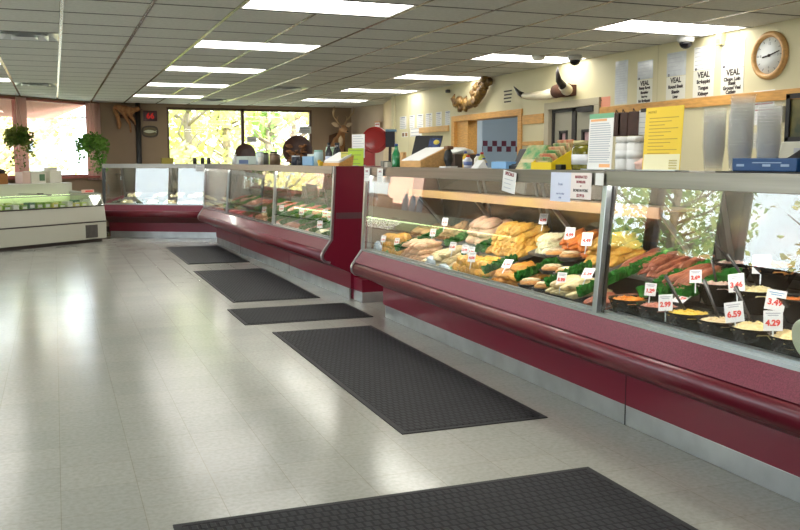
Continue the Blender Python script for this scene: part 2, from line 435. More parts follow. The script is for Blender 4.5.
# double door
df = MB(); df.box(WX - .03, WX + .1, 9.42, 9.52, 0, 1.959); df.box(WX - .03, WX + .1, 8.36, 8.46, 0, 1.959); df.box(WX - .03, WX + .1, 8.36, 9.52, 1.96, 2.04)
d1 = struct(df.build('door_1', mat('door_frame_pale', (176, 166, 140), .5), None, .004), 'pale frame of the kitchen double door')
dm = mat('door_leaf', (150, 146, 128), .45, .1); dk = mat('door_dark', (46, 44, 42), .5)
for a, b in ((8.98, 9.38), (8.48, 8.90)):
    lf = MB(); y0, y1 = a, b; wy0, wy1 = a + .11, b - .11
    lf.box(WX + .04, WX + .08, y0, wy0, .02, 1.93); lf.box(WX + .04, WX + .08, wy1, y1, .02, 1.93)
    lf.box(WX + .04, WX + .08, wy0, wy1, .02, 1.47); lf.box(WX + .04, WX + .08, wy0, wy1, 1.70, 1.93)
    l = lf.build('door_leaf', dm, d1)
    w = MB(); w.box(WX + .03, WX + .085, wy0, wy1, 1.46, 1.50); w.box(WX + .03, WX + .085, wy0, wy1, 1.68, 1.71); w.box(WX + .03, WX + .085, wy0, wy0 + .035, 1.47, 1.70); w.box(WX + .03, WX + .085, wy1 - .035, wy1, 1.47, 1.70)
    w.build('vision_frame', dk, l); MB().box(WX + .055, WX + .06, wy0, wy1, 1.47, 1.70).build('vision_pane', mat('pane_rose', (196, 160, 160), .3), l)
j = MB(); j.box(WX + .02, WX + .1, 8.90, 8.98, .02, 1.96); j.box(WX + .02, WX + .1, 9.38, 9.42, .02, 1.96); j.box(WX + .02, WX + .1, 8.46, 9.42, 1.92, 1.97)
j.build('astragal', dk, d1)
MB().box(WX - .02, WX + .018, 8.50, 8.80, 1.90, 1.95).build('door_closer', dk, d1)

# ------------------------------------------------------------------ ceiling fixtures
difm = emit_mat('fluorescent_diffuser', (255, 251, 244), 9.5)
frm = mat('fixture_frame', (225, 225, 220), .4)
colname = {0: 'middle', 5: 'counter', -5: 'window'}
rowname = {-2: 'sixth', -1: 'fifth', 0: 'fourth', 1: 'third', 2: 'second', 3: 'first', 4: 'zeroth'}
def fixture_mesh():
    f = MB(); w, d = 2 * DX, DY
    f.box(.012, w - .012, .012, .03, 0, .03); f.box(.012, w - .012, d - .03, d - .012, 0, .03); f.box(.012, .03, .012, d - .012, 0, .03); f.box(w - .03, w - .012, .012, d - .012, 0, .03)
    g = MB().box(.03, w - .03, .03, d - .03, .006, .02)
    return f, g
LBL = {(0, 0): 'long fluorescent ceiling panel directly above the black mats, cut by the picture top',
       (0, 4): 'fluorescent ceiling panel second out in the row over the aisle',
       (0, 8): 'fluorescent ceiling panel third out in the row over the aisle',
       (0, 12): 'fluorescent ceiling panel fourth out in the row over the aisle',
       (0, 16): 'fluorescent ceiling panel over the aisle beside the back window',
       (5, 0): 'large fluorescent ceiling panel above the clock and the wall notices',
       (5, 4): 'fluorescent ceiling panel above the mounted longhorn horns',
       (5, 8): 'fluorescent ceiling panel above the gnarled golden wall mount',
       (5, 12): 'fluorescent ceiling panel above the row of white lists on the cream wall',
       (5, 16): 'fluorescent ceiling panel in front of the deer head',
       (-5, 12): 'fluorescent ceiling panel above the white freezer, cut by the picture edge'}
proto = None
for (i, jj) in LIGHTS:
    loc = (GX + i * DX, GY + jj * DY, CE + .001)
    if proto is None:
        proto = thing('ceiling_light', '', 'ceiling light', loc, 0, 'fluorescent ceiling panels')
        f, g = fixture_mesh(); f.build('frame', frm, proto); g.build('diffuser', difm, proto); o = proto
    else:
        o = copy_tree(proto); o.location = loc
    o['label'] = LBL.get((i, jj), 'fluorescent ceiling panel beyond the picture, behind or beside the camera')
ventm = mat('vent_metal', (214, 216, 216), .3, .35)
vl = ['square chrome air vent above the white freezer, the larger one', 'square chrome air vent beside the window curtains', 'square chrome air vent between the aisle ceiling panels', 'square chrome air vent by the back window']
for (i, jj), lab in zip(VENTS, vl):
    o = thing('ceiling_vent', lab, 'air vent', (GX + (i + .5) * DX, GY + (jj + .5) * DY, CE), 0, 'ceiling air vents')
    for nme, r0, r1, z0, z1 in (('outer_cone', .285, .20, 0.0, .05), ('middle_cone', .20, .12, -.012, .04), ('inner_cone', .11, .02, -.02, .03)):
        m_ = MB(); vs = [(sx * r0, sy * r0, z0) for sx, sy in ((-1, -1), (1, -1), (1, 1), (-1, 1))] + [(sx * r1, sy * r1, z1) for sx, sy in ((-1, -1), (1, -1), (1, 1), (-1, 1))]
        m_.add(vs, [(k, (k + 1) % 4, 4 + (k + 1) % 4, 4 + k) for k in range(4)]); m_.build(nme, ventm, o)
    MB().box(-.285, .285, -.285, .285, .052, .056).build('duct', mat('duct_grey', (170, 170, 168), .4), o)

# dome cameras and detector
def dome_camera(label, loc):
    o = thing('dome_camera', label, 'security camera', loc, 0, 'security cameras')
    MB().lathe([(.001, 0), (.075, 0), (.078, -.02), (.07, -.045), (.06, -.05)], n=24).build('housing', mat('camera_grey', (196, 196, 192), .4), o)
    MB().lathe([(.058, -.045), (.055, -.07), (.04, -.092), (.02, -.103), (.001, -.106)], n=24).build('dome', mat('dome_black', (14, 14, 18), .08), o)
dome_camera('dark domed camera above the veal notices next to the large ceiling panel', (5.36, 6.82, CE))
dome_camera('white camera with dark dome above the longhorn horns', (5.2, 8.42, CE))
o = thing('smoke_detector', 'white round smoke detector on the ceiling near the longhorn horns', 'smoke detector', (4.86, 8.6, CE))
MB().lathe([(.001, 0), (.075, 0), (.07, -.03), (.045, -.045), (.001, -.047)], n=24).build('body', mat('det_white', (226, 224, 214), .5), o)
MB().lathe([(.02, -.046), (.018, -.05), (.001, -.05)], n=12).build('sensor', dk, o)
o = thing('small_speaker', 'little cream box on the wall top above the veal notices', 'wall box', (WX, 6.5, 2.41)); MB().box(-.05, 0, -.035, .035, -.045, .05).build('casing', mat('cream_box', (214, 200, 150), .5), o, .004)
MB().box(-.053, -.05, -.02, .02, -.03, .01).build('grille', mat('grille_tan', (170, 158, 120), .6), o)
o = tag(MB().box(-.06, 0, -.03, .03, -.025, .02).build('junction_box', dk, None, .01, (5.47, 12.28, 2.38)), 'little black box high on the corner of the cream wall', 'wall box')

# ------------------------------------------------------------------ refrigerated display cases
caseglass = glass_mat('case_glass', (.97, .985, .98), .075)
tube_m = emit_mat('case_lamp', (255, 250, 242), 82.0)
OUT = [(0, .11), (0, .265), (-.21, .362), (-.262, .376), (-.293, .408), (-.299, .445), (-.290, .475), (-.276, .495), (-.20, .60), (-.165, 1.24), (-.165, 1.31)]
def build_case(label, loc, rz, u0, u1, joints, ends, shelf=True, dark=True, red=False, lampm=None):
    c = thing('display_case', label, 'display case', loc, rz, 'refrigerated deli cases')
    MB().box(0, .02, u0 + .02, u1 - .02, 0, .105).build('kick_plate', kicksteel(), c, .002)
    ks = MB()
    for j in joints: ks.box(-.002, .0, j - .004, j + .004, 0, .105)
    if joints: ks.build('kick_seam', mat('seam_dark', (60, 58, 58), .5), c)
    MB().prism([(.0, .105), (0, .262), (.80, .262), (.80, .0), (.03, .0), (.03, .105)], u0, u1).build('lower_panel', maroon(), c)
    MB().prism([(.0, .262), (-.20, .368), (-.20, .395), (.80, .395), (.80, .262)], u0, u1).build('underside', mat('underside_brown', (104, 66, 66), .35), c)
    if len(joints) == 1 or len(joints) == 2:
        sm_ = MB()
        for j in joints: sm_.box(-.002, 0, j - .003, j + .003, .105, .262)
        sm_.build('panel_seam', mat('seam_maroon', (60, 10, 24), .5), c)
    bp = [(-.19, .366), (-.245, .372), (-.276, .386), (-.293, .412), (-.296, .442), (-.290, .468), (-.277, .486), (-.20, .488)]
    MB().prism(bp, u0 + .005, u1 - .005, True).build('bumper', maroonb(), c)
    MB().prism([(-.274, .493), (-.203, .592), (-.17, .592), (-.17, .40), (-.20, .40), (-.20, .493)], u0 + .003, u1 - .003).build('sloped_ledge', ledge_m(), c)
    a = MB(); a.box(-.206, -.168, u0, u1, .590, .606); a.box(-.17, -.155, u0, u1, .596, .618)
    a.build('glass_rail', alu(), c)
    bays = [u0] + list(joints) + [u1]
    for p, q in zip(bays, bays[1:]):
        MB().prism([(-.199, .604), (-.193, .604), (-.146, 1.245), (-.152, 1.245)], p + .012, q - .012).build('glass_pane', caseglass, c)
    for j in joints:
        MB().prism([(-.208, .60), (-.178, .60), (-.128, 1.245), (-.160, 1.245)], j - .02, j + .02).build('glass_joint', alu(), c, .003)
        MB().prism([(-.178, .60), (-.165, .60), (-.115, 1.245), (-.128, 1.245)], j - .035, j - .008).build('joint_gasket', black(), c)
    MB().prism([(-.178, 1.238), (-.160, 1.238), (-.155, 1.312), (-.174, 1.312)], u0, u1).build('fascia', steel(), c, .002)
    MB().box(-.165, .40, u0, u1, 1.286, 1.310).build('top_deck', steel(), c)
    MB().box(-.005, .42, u0, u1, 1.266, 1.285).build('canopy_lining', mat('lining_white', (205, 203, 196), .5), c)
    # interior
    MB().prism([(-.17, .50), (.0, .50), (.62, .70), (.62, .66), (0, .42), (-.17, .42)], u0 + .02, u1 - .02).build('display_deck', mat('deck_black', (38, 38, 38), .35, .3) if dark else mat('deck_steel', (150, 150, 148), .3, .7), c)
    MB().prism([(.62, .66), (.645, .66), (.50, 1.262), (.475, 1.262)], u0 + .02, u1 - .02).build('rear_wall', mat('rear_mirror', (132, 130, 120), .14, .7), c)
    n = max(2, int(round((u1 - u0) / .85))); rd = (u1 - u0) / n
    for k in range(n):
        m_ = MB(); a0 = u0 + rd * k + .05; b0 = a0 + rd - .06
        for lo, hi in ((.0, .035), (rd - .1, rd - .06)):
            m_.prism([(.602, .72), (.615, .72), (.49, 1.24), (.477, 1.24)], a0 + lo, a0 + hi)
        m_.prism([(.595, .75), (.605, .75), (.596, .79), (.586, .79)], a0, b0); m_.prism([(.50, 1.16), (.51, 1.16), (.5, 1.2), (.49, 1.2)], a0, b0)
        m_.build('rear_door', mat('rear_frame', (120, 118, 112), .35, .6), c)
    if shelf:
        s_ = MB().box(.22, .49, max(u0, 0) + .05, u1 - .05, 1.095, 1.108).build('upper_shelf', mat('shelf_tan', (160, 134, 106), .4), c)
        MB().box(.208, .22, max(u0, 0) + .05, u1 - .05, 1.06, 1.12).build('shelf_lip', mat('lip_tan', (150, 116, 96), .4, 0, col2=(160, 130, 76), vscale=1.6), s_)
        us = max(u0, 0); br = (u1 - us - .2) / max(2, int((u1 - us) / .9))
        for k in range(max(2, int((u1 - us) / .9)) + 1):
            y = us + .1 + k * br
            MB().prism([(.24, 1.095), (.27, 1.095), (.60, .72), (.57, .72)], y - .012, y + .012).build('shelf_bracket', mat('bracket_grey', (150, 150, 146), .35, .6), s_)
    MB().box(-.158, -.01, u0 + .06, u1 - .06, 1.266, 1.285).build('lamp_housing', mat('lamp_white', (225, 222, 214), .5), c)
    L = (u1 - u0 - .2); nt_ = max(1, int(round(L / 1.3)))
    for k in range(nt_):
        y0 = u0 + .1 + L / nt_ * k + .04; y1 = y0 + L / nt_ - .08
        MB().tube([(-.10, y0, 1.253), (-.10, y1, 1.253)], .0125, 10).build('lamp_tube', lampm or tube_m, c)
    # end panels and bright edge trims
    full = [(.03, 0), (.03, .105)] + OUT + [(.40, 1.31), (.42, 1.26), (.66, .70), (.82, .60), (.82, 0)]
    for e in ends:
        y0, y1 = (u0 - .03, u0) if e == 0 else (u1, u1 + .03)
        MB().prism(full, y0, y1).build('end_panel', maroon(), c)
        fr_ = OUT[2:]
        q0, q1 = (u0 + .004, u0 + .012) if e == 0 else (u1 - .012, u1 - .004)
        MB().prism([(-.15, .62), (.60, .72), (.48, 1.25), (-.13, 1.25)], q0, q1).build('end_lining', mat('lining_brown', (120, 104, 92), .4) if shelf else mat('lining_white', (205, 203, 196), .5), c)
        m_ = MB(); m_.ribbon([(x - .004, z) for x, z in fr_], y0 - .006, y1 + .006, -.022)
        m_.build('end_trim', alu(), c)
        y = (y0 + y1) / 2
        g = MB(); g.prism([(-.17, .60), (-.13, .60), (-.10, 1.245), (-.137, 1.245)], u0 + .005 if e == 0 else u1 - .03, u0 + .03 if e == 0 else u1 - .005)
        g.build('corner_post', alu(), c)
    return c
A0, ARZ = (2.712, 3.83, 0), R(.86)
B0, BRZ = (2.685, 8.42, 0), R(1.8)
C0, CRZ = (2.72, 15.95, 0), R(60)
caseA = build_case('long maroon deli case full of chicken and salad bowls, closest to the camera', A0, ARZ, -2.75, 3.52, [0.0], [1])
caseB = build_case('maroon meat case with red steaks, end panel facing the big chicken case', B0, BRZ, 0.0, 6.62, [4.85, 2.2], [0, 1], shelf=False)
caseC = build_case('short maroon case facing the aisle between the white freezer and the meat case', C0, CRZ, 0.0, 2.12, [], [0], shelf=False, dark=False)
MB().prism([(-.20, .60), (-.15, .60), (-.12, 1.27), (-.17, 1.27)], 2.09, 2.13).build('corner_post', mat('post_charcoal', (58, 60, 62), .4), caseC)
MB().prism([(-.19, .40), (.62, .40), (.62, .72), (.6, .73), (-.19, .62)], 2.12, 2.14).build('end_skirt', maroon(), caseC)
MB().prism([(-.16, .62), (.60, .72), (.48, 1.25), (-.14, 1.25)], 2.118, 2.123).build('end_glass', caseglass, caseC)
# steel base under the meat case end
m_ = MB().box(.03, .5, -.27, -.03, 0, .10).build('base_return', kicksteel(), caseB, .002)
MB().box(.03, .5, -.27, -.03, .10, .22).build('base_return_panel', maroon(), caseB)
# steel band on the maroon end panel
MB().box(-.15, .38, -.034, -.03, .80, .86).build('end_band', mat('band_grey', (112, 84, 88), .3, .3), caseB)
# grille inside the salad bay
g = MB()
for k in range(100):
    y = -2.6 + k * .0255
    g.box(-.155, -.105, y, y + .010, .600, .606)
g.box(-.155, -.150, -2.65, -.06, .596, .612); g.box(-.108, -.103, -2.65, -.06, .596, .612)
g.build('air_grille', alu(), caseA)
MB().box(-.10, -.03, -2.65, -.05, .48, .5).build('inner_step', mat('deck_black', (38, 38, 38), .35, .3), caseA)
rs = MB(); rs.box(.13, .365, -2.6, -.22, .50, .665); rs.box(.365, .60, -2.6, -.10, .50, .74); rs.box(-.13, .13, -2.6, -.02, .48, .56)
rs.build('step_riser', mat('riser_black', (30, 30, 30), .4), caseA)

def loc_in(case0, rz, v, u, z):
    c, s = math.cos(rz), math.sin(rz)
    return (case0[0] + v * c - u * s, case0[1] + v * s + u * c, z)
def PA(v, u, z): return loc_in(A0, ARZ, v, u, z)
def PB(v, u, z): return loc_in(B0, BRZ, v, u, z)
def PC(v, u, z): return loc_in(C0, CRZ, v, u, z)
def deckz(v): return .50 if v < 0 else .50 + v * .2 / .62

# ------------------------------------------------------------------ food
def food_mesh(name, sx, sy, sz, amp, freq, seed, m, flat=.6, sub=3):
    amp *= 1.35; freq *= 1.15
    me = MB().blob((0, 0, 0), sx, sy, sz, amp, freq, seed, sub, None, flat).mesh(name); me.materials.append(m); return me
fm = lambda n, c, c2=None, rough=.45, vs=40: mat('food_' + n, c, rough, 0, col2=c2, vscale=vs, objvar=.2, bump=.5, bscale=70)
F = {
 'chicken_breast': food_mesh('chicken_breast', .085, .045, .032, .35, 1.6, 1, fm('chicken', (232, 196, 150), (226, 168, 128))),
 'pale_roll': food_mesh('pale_roll', .115, .030, .032, .18, 1.5, 2, fm('roll', (226, 208, 160), (208, 182, 128))),
 'pork_roast': food_mesh('pork_roast', .10, .05, .04, .22, 1.4, 9, fm('pork', (228, 176, 150), (214, 188, 150))),
 'breaded_cutlet': food_mesh('breaded_cutlet', .10, .042, .030, .3, 1.7, 3, fm('breaded', (222, 160, 66), (206, 132, 44))),
 'yellow_cutlet': food_mesh('yellow_cutlet', .095, .045, .034, .3, 1.7, 4, fm('yellow', (232, 186, 84), (222, 160, 60))),
 'stuffed_pepper': food_mesh('stuffed_pepper', .048, .045, .042, .25, 1.6, 5, fm('pepperyellow', (226, 172, 50), (206, 136, 40))),
 'orange_fillet': food_mesh('orange_fillet', .11, .038, .026, .3, 1.8, 6, fm('orange', (226, 136, 48), (204, 104, 36))),
 'sausage': food_mesh('sausage', .095, .018, .019, .12, 2.0, 7, fm('sausage', (166, 100, 72), (140, 76, 54)), flat=2),
 'kabob': food_mesh('kabob', .09, .026, .026, .5, 3.0, 8, fm('kabob', (196, 150, 96), (160, 110, 70))),
 'steak': food_mesh('steak', .085, .055, .018, .3, 1.8, 10, fm('steak', (188, 62, 52), (214, 120, 104))),
 'chop': food_mesh('chop', .07, .045, .018, .35, 1.8, 11, fm('chop', (206, 122, 104), (224, 172, 150))),
 'ground_patty': food_mesh('ground_patty', .055, .055, .016, .12, 2, 12, fm('ground', (176, 58, 50), (196, 92, 80))),
 'fillet': food_mesh('fillet', .12, .04, .018, .3, 1.6, 13, fm('fillet', (226, 138, 104), (232, 176, 150))),
 'green_pepper': food_mesh('green_pepper', .05, .02, .02, .25, 2, 14, fm('greenpep', (60, 128, 48), (40, 100, 36), .3)),
 'cream_piece': food_mesh('cream_piece', .07, .045, .025, .3, 1.7, 15, fm('cream', (232, 226, 190), (214, 208, 160))),
 'dark_green_bunch': food_mesh('dark_green_bunch', .11, .03, .025, .45, 3, 16, fm('dgreen', (52, 70, 34), (36, 50, 26))),
}
NAME = {'chicken_breast': 'chicken_breast', 'pale_roll': 'chicken_roll', 'pork_roast': 'pork_piece', 'breaded_cutlet': 'breaded_cutlet', 'yellow_cutlet': 'chicken_cutlet', 'stuffed_pepper': 'stuffed_pepper',
        'orange_fillet': 'marinated_fillet', 'sausage': 'sausage', 'kabob': 'kabob', 'steak': 'steak', 'chop': 'meat_chop', 'ground_patty': 'meat_patty', 'fillet': 'fish_fillet', 'green_pepper': 'green_pepper', 'cream_piece': 'cream_cutlet', 'dark_green_bunch': 'greens_bunch'}
CAT = {'chicken_breast': 'chicken', 'pale_roll': 'chicken', 'pork_roast': 'meat', 'breaded_cutlet': 'chicken', 'yellow_cutlet': 'chicken', 'stuffed_pepper': 'stuffed pepper', 'orange_fillet': 'chicken', 'sausage': 'sausage', 'kabob': 'kabob', 'steak': 'steak',
       'chop': 'meat', 'ground_patty': 'meat patty', 'fillet': 'fish', 'green_pepper': 'pepper', 'cream_piece': 'meat', 'dark_green_bunch': 'greens'}
def tray_mesh(w, d, m):
    t = MB(); h = .022
    t.box(-d / 2, d / 2, -w / 2, w / 2, 0, .004)
    for x0, x1, y0, y1 in ((-d / 2, -d / 2 + .006, -w / 2, w / 2), (d / 2 - .006, d / 2, -w / 2, w / 2), (-d / 2, d / 2, -w / 2, -w / 2 + .006), (-d / 2, d / 2, w / 2 - .006, w / 2)): t.box(x0, x1, y0, y1, 0, h)
    return t
traymats = {'black': mat('tray_black', (28, 28, 28), .35), 'steel': mat('tray_steel', (186, 188, 186), .3, .8), 'white': mat('tray_white', (226, 228, 226), .4), 'green': mat('tray_green', (30, 104, 52), .4)}
def lane(P, rz, kind, u0, u1, v0, v1, n, label, group, layers=2, yaw=0, lift=.0, tray='steel', traylabel=None, tilt=True, jitter=.35, slope=None, jy=.25, size=1.0):
    """a heap of single pieces of one kind on its own tray; yaw 0 lays the pieces front to back"""
    rr = random.Random(hash((round(u0 * 100), round(v0 * 100), n)) & 0xffff)
    w, d = u1 - u0, v1 - v0; vm, um = (v0 + v1) / 2, (u0 + u1) / 2
    dz = (deckz(v1) - deckz(v0)) / d if slope is None else slope
    base = deckz(vm) + lift; ang = math.atan(dz)
    if tray:
        t = tray_mesh(w - .006, d - .004, traymats[tray]).build('food_tray', traymats[tray], None, 0, P(vm, um, base + .006), (0, -ang, rz))
        tag(t, traylabel or (tray + ' tray under the ' + label.split(' in the ')[0] + 's'), 'tray', 'food trays in the deli cases')
    per = max(1, -(-n // layers)); k = 0
    sxp, syp = (F[kind].vertices[0].co.x, 0), 0
    bb = [max(abs(v.co[i]) for v in F[kind].vertices) * size for i in range(3)]
    ly, lx = (bb[1], bb[0]) if abs(math.sin(yaw)) < .5 else (bb[0], bb[1])
    for L in range(layers):
        shrink = 1 - .16 * L
        cols = max(1, int(round(math.sqrt(per * (w / (2 * ly)) / max(.2, d / (2 * lx))))))
        rows = max(1, -(-per // cols))
        for r_ in range(rows):
            for c_ in range(cols):
                if k >= n: break
                fu = (c_ + .5) / cols - .5; fv = (r_ + .5) / rows - .5
                u = um + fu * (w - 2 * ly * .7) * shrink + rr.uniform(-1, 1) * jitter * ly * .5
                v = vm + fv * (d - 2 * lx * .7) * shrink + rr.uniform(-1, 1) * jitter * lx * .3
                v = min(max(v, v0 + lx * .8), v1 - lx * .6) if d > 2 * lx else vm
                z = base + (v - vm) * dz + .012 + bb[2] * (.62 + 1.25 * L) + rr.uniform(0, .006)
                o = bpy.data.objects.new(NAME[kind], F[kind]); COL.objects.link(o)
                o.location = P(v, u, z); s_ = size * rr.uniform(.88, 1.1); o.scale = (s_, s_, s_)
                o.rotation_euler = (rr.uniform(-.15, .15), -ang + rr.uniform(-.1, .12), rz + yaw + rr.uniform(-1, 1) * jy)
                tag(o, label, CAT[kind], group); k += 1
parsm = leaf_mat('parsley_green', (34, 110, 44), (70, 150, 60), .2)
def parsley_mesh(L):
    m_ = MB(); rr = random.Random(5)
    m_.box(-L / 2, L / 2, -.008, .008, 0, .006)
    for k in range(int(L * 900)):
        x = rr.uniform(-L / 2, L / 2); y = rr.uniform(-.012, .012); h = rr.uniform(.02, .045); a = rr.uniform(0, PI)
        dx, dy = math.cos(a) * .006, math.sin(a) * .006; lx, ly = rr.uniform(-.015, .015), rr.uniform(-.016, .016)
        m_.add([(x - dx, y - dy, 0.004), (x + dx, y + dy, 0.004), (x + lx + dx * 1.6, y + ly + dy * 1.6, h), (x + lx - dx * 1.6, y + ly - dy * 1.6, h)], [(0, 1, 2, 3)])
    me = m_.mesh('parsley_divider'); me.materials.append(parsm); return me
pmesh = {}
def parsley(P, rz, v0, v1, u, label, group, lift=.012, yaw=0, wide=1.0):
    L = round(v1 - v0, 2)
    if L not in pmesh: pmesh[L] = parsley_mesh(L)
    o = bpy.data.objects.new('parsley_divider', pmesh[L]); COL.objects.link(o)
    vm = (v0 + v1) / 2; o.location = P(vm, u, deckz(vm) + lift)
    o.rotation_euler = (0, -math.atan(.2 / .62), rz + yaw); o.scale = (1, wide, 1 if wide < 1.5 else 1.2)
    tag(o, label, 'garnish', group)

# --- chicken bay (u 0..3.5): lanes run from the glass to the back
def LA(kind, u0, u1, v0, v1, n, lab, grp, layers=2, **k):
    k['lift'] = k.get('lift', 0) + .03; k.setdefault('jy', .4)
    lane(PA, ARZ, kind, u0, u1, v0, v1, int(n * 1.75), lab, grp, layers + (1 if v0 < 0 and u0 > 1.9 else 0), size=.95, **k)
gA = 'pieces heaped in the chicken bay'
LA('sausage', .04, .26, -.14, .14, 14, 'thin brown sausage in the front tray next to the glass joint', 'brown sausages by the glass joint', 2, lift=.06, tray='black')
LA('yellow_cutlet', .48, .80, .2, .52, 14, 'golden patty in the rear heap behind the pale stuffed rolls', 'golden patties behind the pale rolls', 3, lift=.12)
LA('pale_roll', .29, .60, -.14, .10, 15, 'pale stuffed roll lined up in the black tray beside the cream topped boats', 'pale stuffed rolls at the front glass', 2, lift=.08, tray='black', jitter=.15, jy=.06)
LA('sausage', .05, .45, .2, .52, 22, 'thin brown meat strip in the rear heap by the glass joint', 'rear brown meat strips by the joint', 3, lift=.12, jy=.15)
LA('orange_fillet', .82, 1.16, .2, .52, 18, 'bright orange marinated fillet heaped behind the cream topped boats', 'orange marinated fillets', 3, lift=.15, yaw=.5)
# cream topped boats on black dishes
bm_ = fm('boat', (214, 160, 92), (190, 128, 66)); cm_ = fm('creamtop', (236, 222, 190), (220, 190, 140))
boatlab = 'filled boat with a creamy top in a black oval dish, middle of the chicken bay'
def boat(v, u, z, lab):
    b = thing('filled_boat', lab, 'filled pastry', PA(v, u, z), ARZ, 'cream topped boats in black dishes')
    MB().lathe([(.03, 0), (.05, .005), (.068, .03), (.064, .03), (.045, .01), (.001, .008)], n=20).build('oval_dish', traymats['black'], b).scale = (1.25, .85, 1)
    MB().blob((0, 0, .035), .07, .05, .022, .2, 2, 3).build('filling', bm_, b); MB().blob((0, 0, .052), .055, .038, .014, .4, 3, 5).build('cream_top', cm_, b)
for k, (v, u, lift) in enumerate(((-.06, .72, .10), (-.06, .89, .10), (.07, .70, .16), (.07, .86, .16), (.18, .84, .2), (.18, 1.0, .2))):
    boat(v, u, deckz(v) + lift, boatlab)
st = tag(tray_mesh(.36, .40, traymats['steel']).build('food_tray', traymats['steel'], None, 0, PA(.06, .82, .575), (0, -.45, ARZ)), 'steel tray under the cream topped boats', 'tray', 'food trays in the deli cases')
LA('breaded_cutlet', .97, 1.34, -.13, .18, 22, 'golden brown breaded stick piled at the front between green garnish strips', 'breaded sticks at the front', 3, lift=.06, yaw=.35, jy=.15)
LA('cream_piece', 1.18, 1.42, .22, .52, 12, 'pale cutlet with green herbs behind the breaded sticks', 'herbed pale cutlets', 3, lift=.13)
LA('stuffed_pepper', 1.38, 1.92, -.13, .12, 26, 'round yellow stuffed pepper in the front heap by the price tags', 'yellow stuffed peppers', 2, lift=.06)
LA('yellow_cutlet', 1.44, 1.97, .13, .52, 40, 'golden chicken cutlet in the big heap behind the stuffed peppers', 'golden chicken cutlets', 4, lift=.10, yaw=.3)
LA('pale_roll', 1.97, 2.45, -.13, .16, 20, 'long pale chicken roll at the front beside the yellow stuffed peppers', 'long pale chicken rolls', 3, lift=.05, yaw=.25, jy=.15)
LA('pork_roast', 1.98, 2.42, .18, .52, 20, 'big pale pink chicken piece on the rear heap', 'pale pink chicken pieces', 3, lift=.12, yaw=.3)
LA('chicken_breast', 2.48, 2.90, -.13, .16, 20, 'pinkish chicken breast at the front beside the blue plastic wrap', 'pinkish chicken breasts', 2, lift=.05)
LA('kabob', 2.48, 2.90, .18, .52, 18, 'brown kabob stick on the rear heap in the chicken bay', 'brown kabobs at the rear', 3, lift=.10, yaw=.5)
LA('stuffed_pepper', 2.93, 3.44, -.13, .1, 16, 'small yellow bundle at the far front corner of the chicken bay', 'yellow bundles in the corner', 2, lift=.05)
LA('kabob', 2.93, 3.44, .12, .52, 22, 'thin kabob heaped in the far corner behind the yellow bundles', 'kabobs in the corner', 2, lift=.08, yaw=.2)
for u, v0, v1 in ((.275, -.13, .5), (.64, -.1, .2), (.955, -.13, .5), (1.36, -.13, .12), (1.96, .0, .5), (2.465, .1, .5), (2.915, -.13, .3)):
    parsley(PA, ARZ, v0, v1, u, 'green plastic garnish strip between two heaps in the chicken bay', 'garnish strips in the chicken bay', .175, wide=1.5)
def single_food(kind, v, u, z, yaw, label, group=None, sc=1):
    o = bpy.data.objects.new(NAME[kind], F[kind]); COL.objects.link(o); o.location = PA(v, u, z); o.rotation_euler = (0, -.3, ARZ + yaw); o.scale = (sc, sc, sc); tag(o, label, CAT[kind], group)
for v, u, z, yw in ((-.1, 1.93, .60, .3), (-.07, 1.78, .63, .3), (.05, 1.5, .66, .5), (-.09, 1.42, .60, .2)):
    single_food('green_pepper', v, u, z, yw, 'dark green pepper tucked into the heap of yellow stuffed peppers', 'green peppers among the yellow ones')
for v, u, z in ((.2, 1.98, .74), (.3, 2.48, .75), (.1, 3.0, .64), (-.08, 3.2, .6)):
    single_food('green_pepper', v, u, z, .6, 'dark green pepper between the pale rolls and the kabobs', 'green peppers by the kabobs', 1.3)
# clear bags at the glass
bagm = mat('bag_plastic', (196, 212, 226), .12, 0, var=.08, vscale=14, coat=.5)
for (v, u, sx, sy, sz, lab) in ((-.125, 2.22, .02, .075, .04, 'crumpled blue-white plastic wrap against the glass by the pale rolls'), (-.125, 1.98, .02, .09, .02, 'low fold of blue-white plastic film at the glass by the stuffed peppers'), (-.12, 3.35, .02, .08, .05, 'crumpled plastic wrap at the far corner of the chicken bay')):
    o = MB().blob((0, 0, 0), sx, sy, sz, .7, 2.6, 5, 3).build('plastic_wrap', bagm, None, 0, PA(v, u, .60 + sz * .6), (0, 0, ARZ)); tag(o, lab, 'plastic wrap')

# --- salad bay (u < 0)
LA('sausage', -.26, -.05, .12, .50, 20, 'thin brown meat strip behind the first salad bowls', 'brown meat strips in the salad bay', 2, lift=.12, jy=.12)
LA('sausage', -.02, .02, .3, .5, 3, 'thin brown meat strip at the back by the glass joint', 'meat strips by the joint', 1, lift=.15, tray=None)
for u, v0, v1, w in ((-.035, .04, .5, 2.2), (-.145, .08, .5, 1.6), (-.27, .10, .45, 2.4)):
    parsley(PA, ARZ, v0, v1, u, 'bushy green garnish strip beside the brown meat strips in the salad bay', 'garnish strips in the salad bay', .15, wide=w)
o = MB().prism([(-.05, 0), (.05, 0), (.06, .12), (-.02, .13)], -.05, .05).build('cheese_wedge', mat('white_cheese', (232, 226, 206), .5), None, .006, PA(.28, -.30, .62), (0, 0, ARZ)); tag(o, 'tall white wedge standing behind the salad bowls by the meat strips', 'cheese')
BOWL = [(.055, 0), (.06, .004), (.095, .075), (.108, .105), (.112, .107), (.112, .112), (.102, .110), (.088, .070), (.05, .012), (.001, .012)]
bowlm = mat('bowl_black', (22, 22, 23), .22)
bowl_me = MB().lathe(BOWL, n=10, smooth=False).mesh('bowl_shell'); bowl_me.materials.append(bowlm)
spoon_m = mat('spoon_black', (30, 30, 32), .3)
